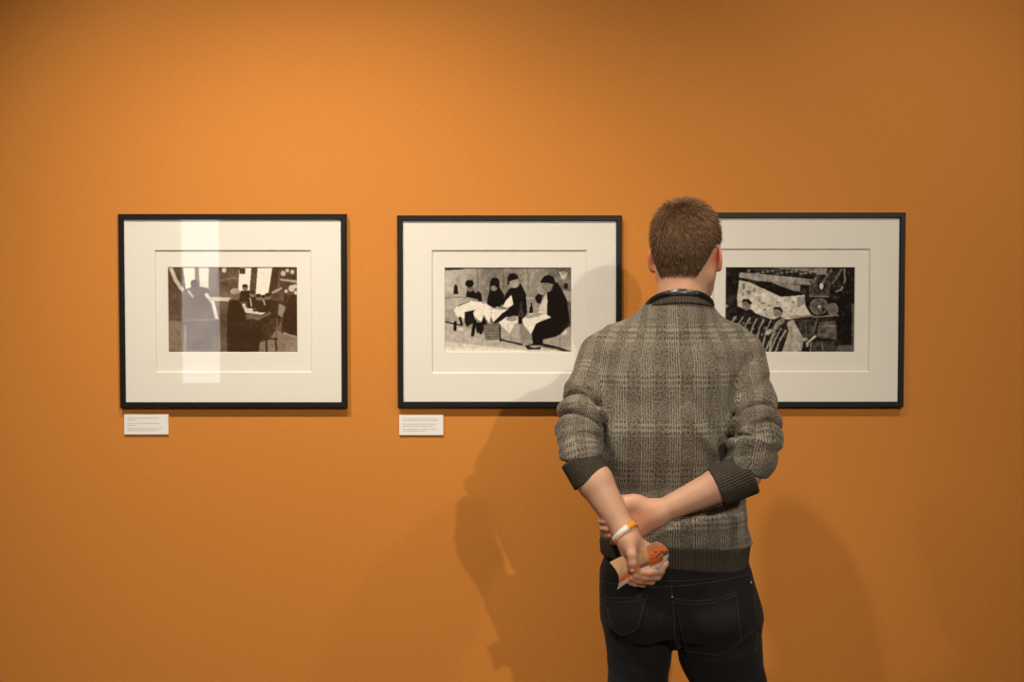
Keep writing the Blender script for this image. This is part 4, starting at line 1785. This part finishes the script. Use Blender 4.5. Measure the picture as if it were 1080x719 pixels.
# ------------------------------------------------------------------ hair: a close cap plus thousands of short strands
RS = np.random.default_rng(11)
skull = Shape()
skull.add(ell(hl(0, -0.006, 0.012), (0.0735, 0.0930, 0.0900), HR), 0.03)
skull.add(ell(hl(0, 0.030, -0.035), (0.0610, 0.0620, 0.0700), HR), 0.03)


skull.add(rc(NB, NT_, 0.0570, 0.0535), 0.03)


def hairline(l):
    """positive inside the haired area; l = head-local coordinates"""
    x, y, z = l[:, 0], l[:, 1], l[:, 2]
    back = z + 0.074 - 0.9 * np.clip(np.abs(x) - 0.046, 0, 1)      # nape
    side = z - (0.000 + 0.0 * y)                                    # above the ears
    front = np.where(y > 0.01, z - (0.010 + (y - 0.01) * 0.72), 1)
    around_ear = np.where(y > -0.030, np.minimum(side, front), back)
    blend = np.clip((y + 0.050) / 0.025, 0, 1)
    return back * (1 - blend) + np.minimum(side, front) * blend


cap = Shape()


def cap_fn(p):
    l = (p - HC) @ HR
    d = skull(p)
    top = np.clip((l[:, 2] - 0.0) / 0.08, 0, 1)
    th = 0.0035 + 0.006 * top
    m = hairline(l)
    th = th * np.clip((m - 0.010) / 0.03, 0, 1)
    return np.maximum(d - th, -(m - 0.010) * 0.7)


cap.add(cap_fn, 0)
hp_, hq_ = cap.mesh(HC - 0.14, HC + 0.14, 0.0030)
loc_ = (hp_ - HC) @ HR
out_mask = skull(hp_) > -0.004
keep = out_mask[hq_].all(1)
hq_ = hq_[keep]
used = np.unique(hq_)
remap = -np.ones(len(hp_), int)
remap[used] = np.arange(len(used))
hp_ = hp_[used]
hq_ = remap[hq_]
cap_col = np.tile(V3(0.070, 0.036, 0.018), (len(hp_), 1))

NSTR = 34000
d_ = RS.normal(size=(NSTR * 2, 3))
d_ /= _len(d_)[:, None]
rootp = HC + (d_ * V3(0.0735, 0.0930, 0.1000) + V3(0, -0.006, 0.002)) @ HR.T
for _ in range(3):
    e = 0.001
    v = skull(rootp)
    gx = np.stack([(skull(rootp + np.eye(3)[k] * e) - v) / e for k in range(3)], 1)
    gx /= _len(gx)[:, None]
    rootp = rootp - gx * v[:, None]
L_ = (rootp - HC) @ HR
mh = hairline(L_)
prob = np.clip((mh + 0.004) / 0.022, 0, 1)
sel = np.nonzero(RS.random(len(mh)) < prob)[0][:NSTR]
rootp, L_, mh, gx = rootp[sel], L_[sel], mh[sel], gx[sel]
crown = V3(-0.006, -0.062, 0.085)
flow = L_ - crown
whirl = np.cross(np.tile(V3(0, 0, 1.0), (len(flow), 1)), flow)
flow = flow / (_len(flow)[:, None] + 0.004) + 0.35 * whirl / (_len(whirl)[:, None] + 0.01)
flow[:, 2] -= 0.35
flow = flow @ HR.T
flow = flow - gx * np.einsum('ij,ij->i', flow, gx)[:, None]
flow /= _len(flow)[:, None] + 1e-6
topw = np.clip((L_[:, 2] - 0.0) / 0.085, 0, 1)
length = (0.008 + 0.014 * topw + 0.006 * np.clip(mh / 0.1, 0, 1)) * RS.uniform(0.75, 1.2, len(L_)) * np.clip(mh / 0.03 + 0.35, 0.35, 1)
near_crown = np.exp(-(_len(L_ - crown) / 0.026) ** 2)
lift = 0.42 + 0.25 * topw + 0.5 * near_crown
jit = RS.normal(0, 0.22, (len(L_), 3))
d0 = gx * lift[:, None] + flow * (1 - 0.4 * near_crown)[:, None] + jit
d0 /= _len(d0)[:, None]
d1 = gx * (lift * 0.25)[:, None] + flow + jit * 1.1
d1 /= _len(d1)[:, None]
p0 = rootp + gx * 0.001
p1 = p0 + d0 * (length * 0.5)[:, None]
p2 = p1 + d1 * (length * 0.5)[:, None]
side = np.cross(d1, gx + RS.normal(0, 0.6, gx.shape))
side /= _len(side)[:, None] + 1e-9
wd = RS.uniform(0.00035, 0.0006, len(L_))[:, None]
n0 = len(hp_)
sv = np.stack([p0 - side * wd, p0 + side * wd, p1 - side * wd * .85, p1 + side * wd * .85, p2 - side * wd * .25, p2 + side * wd * .25], 1).reshape(-1, 3)
ids = n0 + np.arange(len(L_)) * 6
sf = np.concatenate([np.stack([ids, ids + 1, ids + 3, ids + 2], 1), np.stack([ids + 2, ids + 3, ids + 5, ids + 4], 1)])
tone = np.clip(RS.normal(1.0, 0.28, len(L_)), 0.4, 1.9)[:, None]
sc = V3(0.215, 0.116, 0.056) * tone
sc = sc * (0.55 + 0.45 * np.clip(mh / 0.10, 0, 1))[:, None]        # strands get darker towards the hairline
sc = np.repeat(sc, 6, axis=0)
hv = np.concatenate([hp_, sv])
hf = np.concatenate([hq_, sf])
hme_ = mesh_from('hair', hv, hf, True)
set_col(hme_, np.concatenate([cap_col, sc]))
hair = link('hair', hme_, M['hair'], man)
hair['label'] = 'short brown hair clipped close at the nape'

# ------------------------------------------------------------------ wristband
def ring_band(center, axis, r, width, th, a0, a1, n=40):
    axis = axis / np.linalg.norm(axis)
    e1 = np.cross(axis, V3(0, 1, 0))
    e1 /= np.linalg.norm(e1)
    e2 = np.cross(e1, axis)
    if e2[1] > 0:
        e2 = -e2
    m = MB()
    full = abs(a1 - a0) > 6.28
    vs, fs = [], []
    for i in range(n + 1):
        t = a0 + (a1 - a0) * i / n
        dirv = e1 * math.sin(t) + e2 * math.cos(t)
        for rr, ww in ((r, -1), (r, 1), (r + th, 1), (r + th, -1)):
            vs.append(center + dirv * rr + axis * ww * width / 2)
    for i in range(n):
        for k in range(4):
            l = (k + 1) % 4
            fs.append((i * 4 + k, i * 4 + l, (i + 1) * 4 + l, (i + 1) * 4 + k))
    if not full:
        fs.append((0, 1, 2, 3))
        fs.append((n * 4 + 3, n * 4 + 2, n * 4 + 1, n * 4))
    m.add(vs, fs)
    return m


bc = P(659.2, 561.5, 3.045)
bax = (WL - EL) + V3(0.02, 0, 0.03)
wb = empty('wristband', bc, 'orange and white paper wristband', 'wristband')
for k_ in ('label', 'category'):
    del wb[k_]
wb.parent = man
wb.matrix_parent_inverse = man.matrix_world.inverted()
bpy.context.view_layer.update()
ring_band(bc, bax, 0.0300, 0.0140, 0.0009, 0.45, 2 * math.pi - 1.35).build('orange_strip', M['band_o'], wb, True)
ring_band(bc, bax, 0.0301, 0.0140, 0.0011, -1.40, 0.50, 20).build('white_tab', M['band_w'], wb, True)
ring_band(bc + bax / np.linalg.norm(bax) * 0.0052, bax, 0.0312, 0.0026, 0.0004, -1.38, 0.0, 16).build('orange_edge', M['band_o'], wb, True)

# ------------------------------------------------------------------ neck strap
strap = empty('neck_strap', P(716, 312, 3.20), 'black padded neck strap resting round the back of the neck above the sweater collar', 'strap')


def strap_ribbon(name, pts, halfw, th, mat, up_dirs=None):
    pts = [np.array(p) for p in pts]
    m = MB()
    vs, fs = [], []
    n = len(pts)
    for i, p in enumerate(pts):
        t = pts[min(i + 1, n - 1)] - pts[max(i - 1, 0)]
        t /= np.linalg.norm(t)
        outw = p - (nC + V3(0, 0.0, 0.0))
        outw[2] *= 0.3
        outw = outw - t * outw.dot(t)
        outw /= np.linalg.norm(outw)
        w = np.cross(t, outw)
        hw = halfw[i] if hasattr(halfw, '__len__') else halfw
        e = min(th * 0.5, hw * 0.5)
        for a_, b_ in ((-hw + e, -th), (hw - e, -th), (hw, -th * .3), (hw, th * .3), (hw - e, th), (-hw + e, th), (-hw, th * .3), (-hw, -th * .3)):
            vs.append(p + w * a_ + outw * b_)
    k = 8
    for i in range(n - 1):
        for j in range(k):
            l = (j + 1) % k
            fs.append((i * k + j, i * k + l, (i + 1) * k + l, (i + 1) * k + j))
    fs.append(tuple(range(k))[::-1])
    fs.append(tuple((n - 1) * k + j for j in range(k)))
    m.add(vs, fs)
    return m.build(name, mat, strap, True)


def arc(t, rx=0.0715, ry=0.0670, dz=0.0):
    x = rx * math.sin(t)
    y = -ry * math.cos(t)
    # rides up at the nape, falls towards the chest at the sides
    z = 0.0325 - 0.042 * (1 - math.cos(t)) + dz
    return nC + V3(x, y, z)


strap_ribbon('strap_pad', [arc(t) for t in np.linspace(-0.42, 0.42, 16)], [0.0068 + 0.0016 * math.sin(math.pi * k / 15) for k in range(16)], 0.0042, M['strap_pad'])
for s_ in (-1, 1):
    pts = [arc(s_ * t, 0.0785, 0.0700, 0.002) for t in np.linspace(0.38, 1.45, 12)]
    fr0 = pts[-1]
    pts += [fr0 + V3(-s_ * 0.004, 0.035, -0.030), fr0 + V3(-s_ * 0.020, 0.066, -0.085), fr0 + V3(-s_ * 0.045, 0.074, -0.16), fr0 + V3(-s_ * 0.068, 0.078, -0.24)]
    strap_ribbon('strap_webbing', pts, 0.0062, 0.0028, M['strap'])

# ------------------------------------------------------------------ leaflet in the left hand
def leaflet():
    yl = YL - 0.012
    nu, nv = 64, 36
    # top edge and bottom edge in photo pixels
    top = np.array([(643, 593), (653, 588), (663, 584.5), (674, 580.5), (684, 575), (692, 571), (698, 573)])
    bot = np.array([(651, 622), (659, 616), (668, 609.5), (678, 605.5), (688, 602), (697, 597.5), (704, 590)])
    tt = np.linspace(0, 1, len(top))
    vs, cols = [], []
    for j in range(nv):
        v = j / (nv - 1)
        for i in range(nu):
            u = i / (nu - 1)
            x = np.interp(u, tt, top[:, 0]) * (1 - v) + np.interp(u, tt, bot[:, 0]) * v
            y = np.interp(u, tt, top[:, 1]) * (1 - v) + np.interp(u, tt, bot[:, 1]) * v
            x += (1 - u) ** 3 * 5.5 * math.sin(math.pi * v)         # concave left edge
            x += u ** 4 * 4.0 * math.sin(math.pi * v)               # rounded right end
            dep = yl - 0.014 * math.sin(math.pi * min(1, v)) * (0.4 + 0.6 * abs(2 * u - 1)) - 0.010 * (2 * u - 1) ** 2
            vs.append(P(x, y, dep))
            # printed colours
            n = math.sin(29 * u + 7 * v + 2.1 * math.sin(17 * v + 5 * u)) * math.sin(13 * v - 19 * u + 1.3 + 1.7 * math.sin(23 * u))
            c = np.array([0.43, 0.24, 0.12])
            if u < 0.22 and v > 0.55 - u:
                c = np.array([0.55, 0.32, 0.17])
            if v > 0.62 and u < 0.5:
                c = np.array([0.80, 0.22, 0.035]) if v < 0.90 - 0.25 * (0.5 - u) else np.array([0.82, 0.72, 0.58])
            if u > 0.62:
                c = np.array([0.62, 0.13, 0.025]) if n > -0.25 else np.array([0.34, 0.11, 0.05])
                if v < 0.25:
                    c = np.array([0.33, 0.14, 0.07])
                if 0.30 < v < 0.62 and n < -0.45:
                    c = np.array([0.09, 0.055, 0.045])
                if v > 0.80:
                    c = np.array([0.80, 0.72, 0.60])
            elif u > 0.46 and v > 0.55:
                c = np.array([0.24, 0.11, 0.06]) if v < 0.74 else np.array([0.80, 0.70, 0.56])
            if 0.88 < u and v > 0.45:
                c = np.array([0.15, 0.09, 0.07]) if v < 0.65 else np.array([0.84, 0.76, 0.64])
            cols.append(c)
    vs = np.array(vs)
    N = len(vs)
    backv = vs + V3(0, 0.0035, 0.0)
    idx = np.arange(N).reshape(nv, nu)
    f1 = np.stack([idx[:-1, :-1].ravel(), idx[1:, :-1].ravel(), idx[1:, 1:].ravel(), idx[:-1, 1:].ravel()], 1)
    f2 = f1[:, ::-1] + N
    edge = list(idx[0, :]) + list(idx[1:, -1]) + list(idx[-1, -2::-1]) + list(idx[-2:0:-1, 0])
    f3 = np.array([(edge[k], edge[(k + 1) % len(edge)], edge[(k + 1) % len(edge)] + N, edge[k] + N) for k in range(len(edge))])
    me = mesh_from('leaflet', np.concatenate([vs, backv]), np.concatenate([f1, f2, f3]), True)
    set_col(me, np.concatenate([np.array(cols), np.tile(V3(0.75, 0.66, 0.52), (N, 1))]))
    o = link('leaflet', me, M['leaflet'])
    o['label'] = 'crumpled brown and orange printed leaflet held in his lower hand behind his back'
    o['category'] = 'leaflet'


leaflet()
